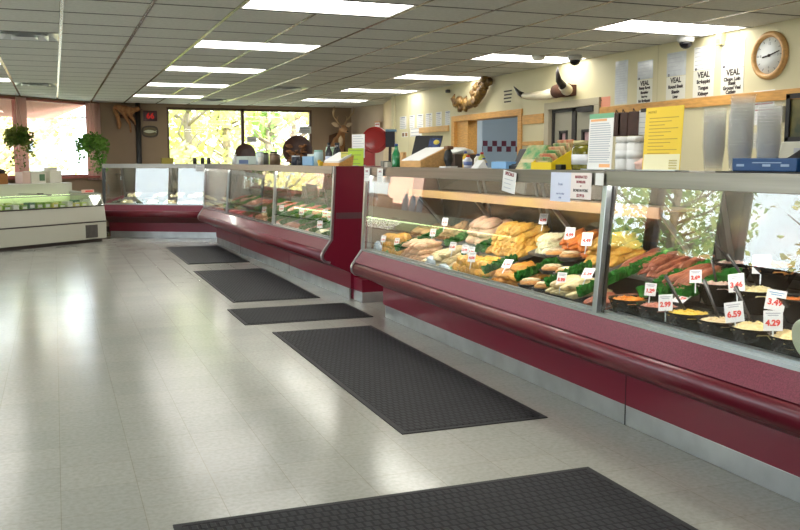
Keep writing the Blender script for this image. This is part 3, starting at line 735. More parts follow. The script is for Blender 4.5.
def bowl(v, u, z, contents, label, m, sc=1.0, where='', spoon=None, lumps=26, h=.02):
    t = thing('salad_bowl', label, 'salad bowl', PA(v, u, z), ARZ + .3, 'black faceted salad bowls')
    o = bpy.data.objects.new('bowl_shell', bowl_me); COL.objects.link(o); o.parent = t; o.scale = (sc, sc, sc)
    rr = random.Random(int(abs(u) * 997)); s_ = MB()
    s_.blob((0, 0, .092 * sc), .094 * sc, .094 * sc, h, .3, 3, 2, 3)
    f = s_.build(contents + '_mound', m); tag(f, 'mound of ' + SALAD[contents] + ' in the ' + label.replace('front bowl', 'front bowl', 1).split(' of ')[0].split(' heaped')[0].split(' holding')[0] + WH.get(round(u, 2), ''), 'salad'); f.location = PA(v, u, z); f.rotation_euler = (0, 0, ARZ + .3)
    mm = MB()
    for k in range(lumps):
        a, r_ = rr.uniform(0, 2 * PI), .085 * sc * math.sqrt(rr.random())
        mm.blob((r_ * math.cos(a), r_ * math.sin(a), .094 * sc + h * (1 - (r_ / (.1 * sc)) ** 2) * .9), rr.uniform(.008, .016), rr.uniform(.006, .012), rr.uniform(.006, .01), .4, 2, k, 1, Matrix.Rotation(rr.uniform(0, 3), 3, 'Z'))
    mm.build('chunks', m, f)
    if spoon is not None:
        a = spoon; s2 = thing('serving_spoon', 'dark spoon in the ' + label, 'spoon', PA(v, u, z), ARZ, 'serving spoons in the salads')
        dx, dy = math.cos(a), math.sin(a)
        MB().tube([(.01 * dx, .01 * dy, .10), (.07 * dx, .07 * dy, .18), (.13 * dx, .13 * dy, .265)], [.006, .0065, .009], 8).build('handle', spoon_m, s2)
        MB().blob((0, 0, .098), .03, .022, .008, .1, 2, 1).build('spoon_bowl', spoon_m, s2)
WH = {-.04: ' next to the glass joint', -.27: ' second from the glass joint', -.48: ' third from the glass joint', -.49: ' third from the glass joint', -.7: ' with the spoon', -.91: ' of the 6.59 tag', -1.13: ' by the picture edge'}
SALAD = {'peach': 'orange fruit salad', 'ham': 'pinkish chopped meat salad', 'cheddar': 'yellow shredded cheese', 'tuna': 'pale creamy spread', 'potato': 'cream potato salad', 'macaroni': 'pale macaroni salad', 'slaw': 'pale yellow slaw', 'pasta': 'mixed golden pasta salad', 'crab': 'white and pink salad', 'carrot': 'orange carrot salad'}
sm = {k: mat('salad_' + k, c, .4, 0, col2=c2, vscale=60, bump=.4, bscale=120) for k, c, c2 in (
    ('peach', (226, 146, 40), (206, 112, 28)), ('ham', (206, 142, 116), (176, 100, 84)), ('cheddar', (232, 200, 84), (220, 176, 60)), ('tuna', (222, 200, 158), (206, 180, 136)),
    ('potato', (226, 206, 152), (206, 182, 120)), ('macaroni', (222, 200, 146), (200, 170, 110)), ('slaw', (232, 218, 170), (220, 200, 140)), ('pasta', (220, 168, 70), (190, 120, 60)), ('crab', (226, 206, 194), (204, 150, 136)), ('carrot', (214, 120, 40), (190, 96, 30)))}
bowl(-.02, -.04, .562, 'peach', 'front bowl of orange salad next to the glass joint', sm['peach'])
bowl(-.02, -.27, .562, 'ham', 'front bowl of pinkish chopped meat, second from the glass joint', sm['ham'])
bowl(-.02, -.485, .562, 'cheddar', 'front bowl of yellow shredded cheese', sm['cheddar'], spoon=1.9)
bowl(-.02, -.70, .562, 'tuna', 'front bowl holding a pale creamy wedge and a spoon', sm['tuna'], spoon=1.5)
bowl(-.02, -.91, .562, 'potato', 'front bowl heaped with cream potato salad', sm['potato'], 1.03, h=.035, spoon=1.6)
bowl(-.02, -1.13, .562, 'macaroni', 'front bowl heaped with pale macaroni salad by the picture edge', sm['macaroni'], 1.03, h=.04)
bowl(.25, -.36, .667, 'crab', 'middle row bowl of white and pink salad beside the slaw', sm['crab'], spoon=1.2)
bowl(.25, -.61, .667, 'slaw', 'middle row bowl of pale yellow slaw', sm['slaw'], spoon=2.2, h=.032)
bowl(.25, -.88, .667, 'carrot', 'middle row bowl of orange salad by the picture edge', sm['carrot'], h=.015)
bowl(.48, -.20, .742, 'crab', 'top row bowl of pink and white salad with a long spoon', sm['crab'], spoon=2.2)
bowl(.48, -.47, .742, 'pasta', 'top row bowl heaped with golden mixed pasta salad', sm['pasta'], 1.1, h=.04)
bowl(.48, -.78, .742, 'slaw', 'top row bowl of pale salad at the picture edge', sm['slaw'])
for v, u, z, a in ((-.01, -1.45, .548, 0), (.25, -1.2, .667, 0)):
    bowl(v, u, z, 'potato', 'salad bowl past the edge, %s row' % ('front' if v < 0 else 'middle'), sm['potato'])
o = MB().lathe([(.001, .012), (.06, .012), (.088, .0), (.092, .004), (.062, .018), (.001, .018)], n=28, mx=Matrix.Rotation(R(80), 3, 'Y')).build('serving_plate', mat('pale_lid', (222, 226, 196), .5), None, 0, PA(-.135, -1.30, .69), (0, -.1, ARZ)); tag(o, 'round pale green plate leaning inside the glass at the picture edge', 'plate')

# --- price tags
tagm = mat('tag_white', (236, 236, 236), .5); tagred = mat('tag_red', (226, 66, 58), .5); tagblue = mat('tag_blue', (130, 170, 205), .5)
def price_tag(P, rz, v, u, z, num, label, w=.07, h=.085, yaw=0, lean=.25, hdr=True, roll=0):
    o = MB().box(-w / 2, w / 2, 0, h, -.001, .001).build('price_tag', tagm, None, 0, P(v, u, z), (PI / 2 - lean, roll, rz - PI / 2 + yaw)); tag(o, label, 'price tag', None)
    text(o, num, w * .44, (0, h * .38, .0016), tagred, bold=.0015 if w > .05 else .001, name='price')
    b = MB()
    for k, yy in enumerate((.86, .76)): b.box(-w * (.38 - .1 * k), w * (.38 - .1 * k), h * yy - .0022, h * yy + .0022, .0011, .0016)
    b.build('header_lines', faint() if hdr else tagblue, o)
    MB().box(-.003, .003, -.05, .002, -.001, .001).build('spike', mat('tag_clear', (214, 220, 222), .2), o)
T = [(.0, -.17, .70, '1.29', 'price tag on the bowl of pinkish chopped meat', .058, 0, .0), (-.10, -.42, .67, '2.99', 'leaning price tag at the yellow shredded cheese bowl', .07, -.1, -.15), (-.09, -.86, .69, '6.59', 'price tag stuck in the cream potato salad', .078, 0, -.22),
     (-.09, -1.07, .69, '4.29', 'price tag stuck in the pale macaroni salad', .074, .0, -.1), (.13, -.345, .78, '2.69', 'little price tag on the middle row bowl beside the white wedge', .058, 0, -.1), (.15, -.60, .77, '3.46', 'tilted price tag in front of the pale yellow slaw', .076, -.1, -.2),
     (.13, -.845, .725, '3.49', 'bluish price tag reading 3.49 between front and middle bowls', .08, .1, .1), (.38, -.50, .83, '4.99', 'price tag in front of the golden mixed pasta salad', .082, 0, -.05)]
for v, u, z, n_, lab, w, yw, ro in T: price_tag(PA, ARZ, v, u, z, n_, lab, w, w * 1.1, yw + .55, hdr=('bluish' not in lab), roll=ro)
o = MB().box(-.04, .04, -.035, .035, -.001, .001).build('price_tag', tagm, None, 0, PA(.085, -.30, .70), (0, -.35, ARZ + .3)); tag(o, 'price tag lying flat behind the pinkish chopped meat bowl', 'price tag'); text(o, '3.29', .03, (0, 0, .0016), tagred, (0, 0, -PI / 2), 'price', bold=.001)
TC = [(-.11, .44, .65, '5.99', 'upright price tag among the pale stuffed rolls', .055), (-.04, .30, .70, '5.29', 'price tag lying on the end of the pale stuffed rolls', .06), (.22, .70, .83, '4.49', 'price tag on the orange marinated fillets', .065), (.28, .98, .84, '4.99', 'long price tag behind the cream topped boats', .065),
      (-.06, 1.17, .66, '3.99', 'price tag lying on the breaded sticks', .06), (.40, 1.50, .90, '6.99', 'tall price tag on the back of the golden cutlet heap', .06), (-.11, 1.55, .66, '4.59', 'price tag at the front of the stuffed peppers', .055), (-.06, 1.66, .69, '3.99', 'price tag behind the front peppers, twin to its neighbour', .05),
      (-.04, 1.80, .69, '2.99', 'price tag behind the peppers next to the twin tags', .05), (-.03, 2.02, .69, '5.49', 'price tag between the peppers and the pale chicken rolls', .05), (.08, 2.62, .74, '3.79', 'price tag above the pinkish chicken breasts', .05), (.20, 2.66, .82, '4.29', 'price tag at the rear of the pinkish chicken breasts', .05),
      (-.08, 2.98, .65, '2.49', 'price tag near the yellow bundles in the corner', .045), (-.10, 3.24, .65, '3.59', 'price tag at the very corner of the chicken bay', .045)]
for v, u, z, n_, lab, w in TC: price_tag(PA, ARZ, v - .02, u, z + .035, n_, lab, w, w * 1.25, .6, lean=.35 if 'lying' not in lab else .9)

# --- meat case (B)
def LB(*a, **k): lane(PB, BRZ, *a, **k)
spec = [('fillet', .10, .48, 'pale fillet in the green-edged flat tray nearest the maroon end', 'white'), ('cream_piece', .50, .92, 'cream piece in the green-edged flat tray with white tags', 'white'),
        ('chop', .94, 1.30, 'pink chop in the meat case beside the green-edged trays', 'green'), ('steak', 1.32, 1.72, 'red steak in the heap next to the pink chops', 'steel'), ('sausage', 1.74, 2.15, 'brown sausage in the meat case just before the glass joint', 'steel'),
        ('chop', 2.25, 2.7, 'pink chop in the heap past the meat case joint', 'steel'), ('steak', 2.72, 3.2, 'red steak in the middle heap of the meat case', 'green'), ('chicken_breast', 3.22, 3.6, 'pale pink cutlet between the red steaks in the meat case', 'steel'),
        ('steak', 3.62, 4.1, 'red steak in the heap beside the green garnish bed', 'steel'), ('ground_patty', 4.12, 4.78, 'dark red patty beside the thin glass divider of the meat case', 'green'), ('steak', 4.92, 5.5, 'red steak in the far bay of the meat case', 'steel'), ('orange_fillet', 5.52, 6.0, 'orange marinated piece in the far bay of the meat case', 'steel'), ('chop', 6.02, 6.55, 'pink chop at the far end of the meat case', 'steel')]
for k, (kd, u0, u1, lab, tr) in enumerate(spec):
    g_ = lab
    LB(kd, u0, u1, -.13, .16, 11 if u0 > .9 else 10, lab + ', front row', g_ + ' front', 2, lift=.05, yaw=.2, tray=tr, traylabel='tray under the ' + lab)
    k2, lab2 = {'fillet': ('cream_piece', 'cream piece'), 'cream_piece': ('chop', 'pink chop'), 'chop': ('steak', 'red steak'), 'steak': ('chop', 'pink chop'), 'sausage': ('steak', 'red steak'), 'chicken_breast': ('steak', 'red steak'), 'ground_patty': ('steak', 'red steak'), 'orange_fillet': ('chop', 'pink chop')}[kd]
    LB(k2, u0, u1, .19, .52, 10, lab2 + ' on the rear tray behind the ' + lab.split(' in the ')[0].split(' at the ')[0].split(' beside ')[0].split(' between ')[0] + ('' if k in (0, 1, 4, 7, 9, 11) else (' past the joint' if k in (5, 6) else ' in the far bay' if k > 9 else ' near the garnish' if k == 8 else ' by the maroon end')), 'rear ' + g_, 2, lift=.10, yaw=.3, tray='steel', traylabel='rear tray behind the ' + lab)
for u, v0, v1, w in ((.49, -.13, .5, 1.2), (.93, -.13, .5, 2), (1.31, -.13, .5, 2), (1.73, 0, .5, 2), (2.23, -.1, .5, 2.4), (2.71, -.13, .5, 2.4), (3.21, 0, .5, 2.2), (3.61, -.1, .5, 3), (4.11, -.13, .5, 3), (4.3, .1, .5, 2.6), (5.51, -.1, .5, 2), (6.01, 0, .5, 2)):
    parsley(PB, BRZ, v0, v1, u, 'green plastic garnish strip between two trays of the meat case', 'garnish strips in the meat case', .12, wide=w)
for k, (u, lab) in enumerate(((.29, 'dark green edging frame around the pale fillets in the meat case'), (.71, 'dark green edging frame around the cream pieces in the meat case'))):
    g_ = MB()
    for x0, x1, y0, y1 in ((-.15, -.135, -.2, .2), (.15, .165, -.2, .2), (-.15, .165, -.2, -.185), (-.15, .165, .185, .2)): g_.box(x0, x1, y0, y1, 0, .03)
    o = g_.build('edging_frame', mat('edging_green', (26, 108, 60), .4), None, .002, PB(0, u, .575), (0, -.06, BRZ)); tag(o, lab, 'tray edging')
TB = [(-.08, .25, .66, 'white price tag by the pale fillets at the maroon end'), (-.02, .42, .67, 'white price tag between the pale fillets and the cream pieces'), (-.08, .72, .66, 'white price tag on the cream pieces'), (.16, .62, .74, 'rear white price tag above the cream pieces'), (.14, 1.05, .72, 'white price tag above the pink chops'), (.2, 1.4, .74, 'white price tag above the red steaks by the chops'), (.1, 2.0, .72, 'white price tag on the brown sausages'), (.1, 2.9, .72, 'white price tag on the middle steaks of the meat case'), (0, 3.4, .68, 'white price tag on the pale pink cutlets')]
for k, (v, u, z, lab) in enumerate(TB): price_tag(PB, BRZ, v, u, z, ('3.99', '5.49', '6.99', '4.29', '7.99', '8.49', '3.79', '9.99', '5.99')[k], lab, .06, .08, .9)
# --- small case (C)
def LC(*a, **k): lane(PC, CRZ, *a, **k)
for kd, u0, u1, lab, tr in (('fillet', .12, .42, 'salmon coloured fillet in the tray by the chrome corner', 'white'), ('fillet', .44, .78, 'salmon coloured fillet beside the plastic wrapped pack', 'white'), ('cream_piece', .82, 1.12, 'cream cutlet beside the salmon coloured fillets', 'white'),
                            ('cream_piece', 1.16, 1.42, 'cream cutlet between two dark green bunches', 'white'), ('cream_piece', 1.66, 1.92, 'cream cutlet at the end beside the white freezer', 'white')):
    LC(kd, u0, u1, -.13, .2, 8, lab + ', front tray', lab, 2, lift=.06, yaw=.25, tray=tr, traylabel='white tray under the ' + lab)
    LC('cream_piece', u0, u1, .22, .5, 5, 'pale piece at the rear of the small maroon case', 'rear pieces of the small maroon case', 1, lift=.1, tray=None)
for u, lab in ((1.14, 'dark green bunch by the cream cutlets, first from the fillets'), (1.54, 'dark green bunch in the middle of the small case'), (2.0, 'dark green bunch next to the white freezer')):
    LC('dark_green_bunch', u - .07, u + .07, -.13, .3, 5, lab, lab, 1, lift=.07, yaw=.3, tray=None)
# --- signs hanging on the case fronts
def fascia_sign(P, rz, u, w, h, label, lines, bars=(), v=-.187, zt=1.30, lean=0.03, roll=0, tint=None):
    return sheet('hanging_sign', label, 'sign', w, h, P(v, u, zt - h / 2), (PI / 2 - lean, roll, rz - PI / 2), white_paper() if not tint else mat('tint_%d_%d_%d' % tint, tint, .7), lines, bars)
wine = mat('wine_ink', (150, 52, 60), .6); bluei = mat('blue_ink', (96, 110, 160), .6)
fascia_sign(PA, ARZ, .37, .20, .155, 'white paper sign with faint blue print, taped left on the chicken case front', [('Fresh', .02, 0, .015, bluei, 0), ('cut to order', .016, 0, -.035, bluei, 0), ('daily', .015, 0, -.056, bluei, 0)], (), tint=(214, 220, 238))
fascia_sign(PA, ARZ, .175, .19, .135, 'white paper sign with wine red lines beside the blue printed sign', [('MARINATED', .020, 0, .045, wine, .0006), ('BONELESS', .018, 0, .02, wine, .0006), ('or', .014, 0, .0, wine, .0004), ('BONE IN PORK', .020, 0, -.024, ink(), .0006), ('$2.99 lb', .022, 0, -.05, wine, .0006)], (), tint=(236, 226, 220))
fascia_sign(PA, ARZ, .94, .16, .125, 'slanted white sign with a dark red heading hung on the chicken case', [('SPECIALS', .026, 0, .045, mat('dark_red_ink', (130, 30, 40), .6), .0012)], textbars(.13, .09, 4, .004, faint()), roll=.12)
fascia_sign(PA, ARZ, 3.44, .13, .11, 'little white notice at the far corner of the chicken case', [('PLEASE', .018, 0, .03, wine, .0004)], textbars(.11, .05, 3, .004, faint()))
fascia_sign(PA, ARZ, 3.12, .13, .11, 'little pinkish notice second along the chicken case front', [('ASK US', .018, 0, .03, wine, .0004)], textbars(.11, .05, 3, .004, faint()))
fascia_sign(PA, ARZ, .01, .07, .06, 'tiny white sticker on the steel front above the glass joint', [], ())

# ------------------------------------------------------------------ floor mats
mat_r = rubber_mat('mat_ribbed', (38, 39, 42), 1, .9); mat_b = mat('mat_edge', (26, 26, 28), .7)
mat_p = rubber_mat('mat_plain', (26, 27, 30), 1, .3)
def floor_mat_obj(x0, x1, y0, y1, label, m, rz=0):
    w, d = (x1 - x0) / 2, (y1 - y0) / 2
    o = MB().box(-w + .03, w - .03, -d + .03, d - .03, .001, .009).build('floor_mat', m, None, 0, ((x0 + x1) / 2, (y0 + y1) / 2, 0), (0, 0, rz)); tag(o, label, 'mat', 'black rubber floor mats')
    e = MB()
    for a in ((-w, w, -d, -d + .03), (-w, w, d - .03, d), (-w, -w + .03, -d + .03, d - .03), (w - .03, w, -d + .03, d - .03)): e.box(*a, .0005, .006)
    e.build('edge', mat_b, o)
floor_mat_obj(.36, 2.17, .45, 3.33, 'large black floor mat cut off by the picture bottom', mat_r)
floor_mat_obj(1.57, 2.40, 4.08, 6.96, 'long black textured mat in front of the chicken case', mat_r)
floor_mat_obj(1.43, 2.56, 7.36, 8.2, 'smooth black mat lying crosswise at the gap between the cases', mat_p)
floor_mat_obj(1.56, 2.43, 8.6, 11.25, 'dark grey mat in front of the red meat case, second from the far end', mat_r)
floor_mat_obj(1.60, 2.42, 12.05, 14.6, 'farthest dark grey mat, before the small maroon case', mat_r)

# ------------------------------------------------------------------ white freezer in the corner
FZ0, FZR = (.79, 16.10, 0), R(131.2)
def PF(x, y, z): return loc_in(FZ0, FZR, x, y, z)
fz = thing('chest_freezer', 'long white chest freezer with lit glass front under the corner windows', 'freezer', FZ0, FZR)
enam = mat('enamel_white', (184, 183, 168), .35, coat=.3); dtrim = mat('freezer_trim', (58, 50, 46), .5)
FL = 4.2
MB().box(.06, .95, .05, FL, 0, .06).build('kick_base', dtrim, fz)
MB().prism([(0, .06), (0, .335), (1.0, .335), (1.0, .06)], 0, FL).build('lower_body', enam, fz, .006)
MB().prism([(.0, .352), (.03, .60), (1.0, .60), (1.0, .352)], 0, FL).build('upper_body', enam, fz, .006)
m_ = MB(); m_.box(-.004, 1.0, 0, FL, .335, .352); m_.box(.024, .06, 0, FL, .60, .618); m_.build('dark_band', dtrim, fz)
MB().prism([(.035, .618), (.04, .618), (.10, .80), (.095, .80)], .03, FL).build('front_glass', caseglass, fz)
MB().prism([(.03, .60), (.10, .81), (.92, .86), (1.0, .86), (1.0, .60)], 0, .03).build('end_cheek', enam, fz)
MB().box(.09, .12, 0, FL, .795, .815).build('top_rail', mat('freezer_rail', (170, 170, 160), .35, .3), fz)
lid = MB()
for k in range(4):
    y0 = .04 + k * 1.04; lid.box(.10, .82, y0, y0 + .02, .815, .83); lid.box(.10, .82, y0 + 1.0, y0 + 1.02, .815, .83)
lid.build('lid_frames', mat('lid_grey', (150, 150, 142), .4, .3), fz)
for k in range(4):
    y0 = .04 + k * 1.04; MB().box(.10, .80, y0 + .02, y0 + 1.0, .818, .824).build('sliding_lid', caseglass, fz)
    MB().box(.4, .46, y0 + .9, y0 + .98, .824, .84).build('lid_handle', dtrim, fz)
MB().box(.80, 1.05, -.02, FL, .815, .99).build('rear_box', enam, fz, .012)
MB().box(.78, .82, .05, FL, .62, .815).build('lit_lining', mat('freezer_lining', (226, 232, 200), .5), fz)
MB().tube([(.74, .1, .78), (.74, FL - .1, .78)], .014, 8).build('lamp_tube', emit_mat('freezer_lamp', (226, 255, 190), 5.0), fz)
MB().box(.05, .8, .05, FL, .60, .604).build('inner_floor', mat('freezer_floor', (220, 226, 190), .5), fz)
v_ = MB(); v_.box(-.006, 0, .20, .46, .085, .30); vg = v_.build('vent_grille', mat('vent_grey', (120, 116, 108), .5), fz)
s_ = MB()
for k in range(11): s_.box(-.010, -.005, .21, .45, .095 + k * .0185, .102 + k * .0185)
for k in range(9): s_.box(-.011, -.006, .215 + k * .028, .220 + k * .028, .09, .295)
s_.build('vent_slats', mat('vent_dark', (70, 66, 62), .5), vg)
rr = random.Random(11)
pk = [mat('pack_%s' % n, c, .4) for n, c in (('green', (150, 190, 80)), ('lime', (200, 220, 120)), ('yellow', (226, 216, 120)), ('white', (226, 230, 210)), ('teal', (90, 140, 110)))]
pkl = ['green', 'lime green', 'yellow', 'white', 'teal']
for k in range(26):
    ci = rr.randrange(5); h = rr.uniform(.06, .12)
    o = MB().box(-.07, .07, -.055, .055, 0, h).build('frozen_pack', pk[ci], None, .006, PF(.17 + .16 * (k % 2), .22 + (k // 2) * .15, .605), (0, 0, FZR + rr.uniform(-.15, .15)))
    tag(o, '%s frozen food pack behind the lit freezer glass' % pkl[ci], 'frozen food', 'frozen packs in the freezer')
    MB().box(-.0715, -.07, -.04, .04, h * .25, h * .7).build('pack_label', white_paper(), o)
o = MB().box(-.03, .03, -.11, .11, 0, .05).build('price_card', mat('card_pink', (236, 190, 176), .6), None, 0, PF(.13, .26, .832), (0, 0, FZR)); tag(o, 'pinkish card on the freezer corner nearest the small maroon case', 'card')
MB().box(-.032, -.03, -.08, .08, .012, .038).build('card_lettering', tagred, o)
# things on the freezer's rear box
cardb = mat('cardboard_brown', (158, 104, 52), .7, var=.08, vscale=8); 
def carton(name, label, x, y, z, w, d, h, m, rz=0, flaps=False, group=None):
    o = MB().box(-d / 2, d / 2, -w / 2, w / 2, 0, h).build(name, m, None, .004, PF(x, y, z), (0, 0, FZR + rz)); tag(o, label, 'box', group)
    if flaps:
        f = MB(); f.add([(-d / 2, -w / 2, h), (-d / 2, w / 2, h), (-d * .75, w / 2, h * 1.25), (-d * .75, -w / 2, h * 1.25)], [(0, 1, 2, 3)])
        f.build('flap', m, o)
    return o
carton('cardboard_box', 'brown cardboard box on the freezer by the blue bottles', .92, 1.62, .99, .24, .17, .20, cardb, .1, True)
carton('cardboard_box', 'small brown cardboard box holding the dark ribbon on the freezer', .92, 1.34, .99, .18, .16, .17, cardb, -.15)
o = MB().blob((0, 0, .03), .05, .12, .045, .7, 3, 4, 3).build('dark_ribbon', mat('ribbon_dark', (50, 34, 36), .6), None, 0, PF(.92, 1.36, 1.155), (0, 0, FZR)); tag(o, 'dark crumpled ribbon on top of the small brown box', 'ribbon')
c1 = carton('white_box', 'white box with a green print on the freezer, beside the plain white stack', .92, .66, .99, .30, .18, .20, mat('white_card', (220, 214, 200), .6))
MB().box(-.092, -.09, -.13, -.02, .04, .15).build('green_print', mat('print_green', (96, 130, 96), .6), c1)
carton('white_box', 'plain white box at the freezer end nearest the curtain', .92, .30, .99, .26, .18, .21, mat('white_card', (220, 214, 200), .6), .05)
carton('white_box', 'low white pack lying on the plain white box', .92, .32, 1.202, .18, .14, .05, mat('white_card', (220, 214, 200), .6), .2)
carton('white_box', 'white box with pale pink side next to the green printed box', .92, .90, .99, .16, .18, .19, mat('pink_card', (222, 190, 178), .6))
for k, (y, lab) in enumerate(((2.02, 'pale blue bottle on the freezer next to the brown cardboard box'), (2.16, 'pale blue bottle behind the freezer front, second from the brown box'), (2.3, 'pale blue bottle at the picture edge above the freezer'))):
    o = thing('water_bottle', lab, 'bottle', PF(.92, y, .99), 0, 'pale blue bottles on the freezer')
    MB().lathe([(.001, 0), (.06, 0), (.062, .03), (.058, .18), (.05, .23), (.028, .27), (.026, .30)], n=20).build('bottle_body', mat('bottle_blue', (156, 186, 214), .2), o)
    MB().lathe([(.001, .325), (.028, .325), (.029, .295), (.001, .295)], n=16).build('cap', mat('cap_white', (226, 226, 226), .4), o)

# ------------------------------------------------------------------ hanging plants and curtain
leaf_a = leaf_mat('plant_leaf', (74, 122, 50), (126, 164, 80), .45); leaf_b = leaf_mat('plant_leaf_pale', (146, 146, 84), (96, 120, 56), .45)
def leafquad(m_, p, s, rr, droop=.3):
    a, t = rr.uniform(0, 2 * PI), rr.uniform(-.5, .9)
    d = Vector((math.cos(a) * math.cos(t), math.sin(a) * math.cos(t), math.sin(t) - droop)).normalized()
    w = d.cross(Vector((rr.uniform(-1, 1), rr.uniform(-1, 1), rr.uniform(-.2, 1)))).normalized() * s * .42
    n_ = d.cross(w).normalized() * s * .12
    m_.add([p, p + d * s * .45 + w + n_, p + d * s, p + d * s * .45 - w + n_], [(0, 1, 2, 3)])
def hanging_plant(loc, label, m, rx, rz_, n, trails, seed, hang):
    t = thing('hanging_plant', label, 'hanging plant', loc)
    MB().lathe([(.001, -.08), (.07, -.08), (.10, .0), (.115, .05), (.108, .05), (.09, .0), (.001, -.0)], n=20).build('pot', mat('pot_green', (70, 92, 60), .5), t)
    c = MB()
    for k in range(3):
        a = k * 2 * PI / 3 + .4; c.tube([(.11 * math.cos(a), .11 * math.sin(a), .05), (0, 0, hang - .05)], .0035, 5)
    c.tube([(0, 0, hang - .05), (0, 0, hang)], .004, 5); c.build('hanger', mat('hanger_pale', (206, 170, 150), .6), t)
    rr = random.Random(seed); f = MB()
    for k in range(n):
        a, b = rr.uniform(0, 2 * PI), math.acos(rr.uniform(-.7, 1)); q = rr.uniform(.45, 1.0)
        p = Vector((rx * q * math.sin(b) * math.cos(a), rx * q * math.sin(b) * math.sin(a), rz_ * q * math.cos(b) + .03)); leafquad(f, p, rr.uniform(.05, .085), rr)
    f.build('foliage', m, t)
    s_ = MB(); f2 = MB()
    for k in range(trails):
        a = rr.uniform(0, 2 * PI); L = rr.uniform(.2, .5); r0 = rx * .85; pts = []
        for q in range(8):
            z = .0 - L * q / 7; p = Vector(((r0 + .04 * math.sin(q)) * math.cos(a + .05 * q), (r0 + .04 * math.sin(q)) * math.sin(a + .05 * q), z)); pts.append(p)
            for _ in range(3): leafquad(f2, p + Vector((rr.uniform(-.03, .03), rr.uniform(-.03, .03), 0)), rr.uniform(.04, .07), rr)
        s_.tube(pts, .003, 5)
    s_.build('trailing_stems', mat('stem_green', (90, 110, 60), .6), t); f2.build('trailing_leaves', m, t)
hanging_plant((-.54, 16.22, 1.72), 'round olive hanging plant before the bright window, above the freezer', leaf_b, .23, .20, 750, 6, 3, CE - 1.72)
hanging_plant((.66, 17.42, 1.64), 'bright green trailing plant hanging at the curtain by the brown wall', leaf_a, .27, .2, 700, 12, 8, CE - 1.64)
def curtain(t0, t1, label):
    m_ = MB(); n = int((t1 - t0) / .012); v = []
    for k in range(n + 1):
        t = t0 + (t1 - t0) * k / n; y = -.06 - .022 * math.sin(t * 62) - .008 * math.sin(t * 23)
        v.append((t, y))
    vs = [(t, y, 1.0) for t, y in v] + [(t, y, 2.44) for t, y in v]; k = n + 1
    m_.add(vs, [(i, i + 1, k + i + 1, k + i) for i in range(n)], True)
    o = m_.build('curtain', leaf_mat('curtain_pink', (236, 200, 190), (242, 212, 204), .45), None, 0, dloc, (0, 0, DIA)); tag(o, label, 'curtain')
    md = o.modifiers.new('Solid', 'SOLIDIFY'); md.thickness = .003
curtain(LD - .42, LD - .06, 'sheer pink curtain gathered at the window edge by the brown wall')
curtain(LD - 2.06, LD - 1.84, 'narrow sheer pink curtain on the post between two bright windows')

# ------------------------------------------------------------------ things on the brown back wall
pipe = MB().tube([(1.55, BY - .06, 0), (1.55, BY - .06, CE)], .05, 12).build('drain_pipe', mat('pipe_black', (36, 32, 30), .4)); tag(pipe, 'black vertical pipe up the brown wall beside the animal mount', 'pipe')
fur = mat('fur_tan', (176, 128, 84), .85, 0, col2=(146, 98, 62), vscale=18, bump=.6, bscale=120); furd = mat('fur_dark', (84, 58, 42), .85, bump=.6, bscale=120)
def skin_body(name, joints, edges, m, parent, root=0, sub=2):
    me = bpy.data.meshes.new(name); me.from_pydata([j[0] for j in joints], edges, []); me.update()
    o = bpy.data.objects.new(name, me); COL.objects.link(o); o.parent = parent; me.materials.append(m)
    md = o.modifiers.new('Skin', 'SKIN'); md.use_smooth_shade = True
    for k, j in enumerate(joints):
        r = j[1] if isinstance(j[1], tuple) else (j[1], j[1]); me.skin_vertices[0].data[k].radius = r; me.skin_vertices[0].data[k].use_root = (k == root)
    s_ = o.modifiers.new('Sub', 'SUBSURF'); s_.levels = sub; s_.render_levels = sub
    return o
t = thing('animal_mount', 'tan long-tailed animal mount climbing high on the brown wall by the black pipe', 'taxidermy', (1.3, BY, 2.2))
J = [((-.06, -.12, .16), .075), ((.08, -.12, .12), .08), ((.17, -.12, .12), .05), ((.24, -.14, .16), .055), ((.29, -.16, .14), .03),      # body, neck, head, snout
     ((-.15, -.11, .19), .055), ((-.2, -.1, .16), .04), ((-.13, -.1, .02), .04), ((-.10, -.1, -.16), .045), ((-.11, -.1, -.24), .02),    # rump, tail
     ((.12, -.09, .0), .035), ((.19, -.06, -.08), .022), ((.20, -.06, -.15), .018), ((.02, -.09, .0), .035), ((.10, -.05, -.14), .022), ((.11, -.05, -.3), .018)]
E_ = [(0, 1), (1, 2), (2, 3), (3, 4), (0, 5), (5, 6), (6, 7), (7, 8), (8, 9), (1, 10), (10, 11), (11, 12), (0, 13), (13, 14), (14, 15)]
skin_body('animal_body', J, E_, fur, t)
e = MB()
for dx in (-.025, .03): e.loft([((.235 + dx, -.13, .20), (.018, 0, 0), (0, .01, 0)), ((.23 + dx * 1.3, -.13, .245), (.004, 0, 0), (0, .004, 0))], 8)
e.build('ears', furd, t); MB().blob((.315, -.175, .14), .012, .012, .01, 0, 1, 0, 1).build('nose', black(), t)
MB().blob((.27, -.195, .165), .008, .008, .008, 0, 1, 0, 1).build('eye', black(), t)
MB().tube([(-.16, -.04, .03), (.1, -.05, -.02), (.2, -.04, -.13), (.22, -.05, -.3)], [.03, .028, .026, .02], 8).build('branch', mat('branch_bark', (92, 66, 46), .9, bump=.6), t)
led = thing('temperature_sign', 'dark red lit number sign high on the brown wall', 'sign', (1.78, BY, 2.23)); 
MB().box(-.13, .13, -.06, 0, -.10, .10).build('casing', mat('led_case', (66, 22, 22), .4), led, .006); text(led, '66', .15, (0, -.0625, -.005), emit_mat('led_red', (200, 50, 44), .6), (PI / 2, 0, 0), 'digits', bold=.004)
fp = thing('fish_plaque', 'dark oval wooden plaque with a pale fish under the red number sign', 'plaque', (1.77, BY, 1.93))
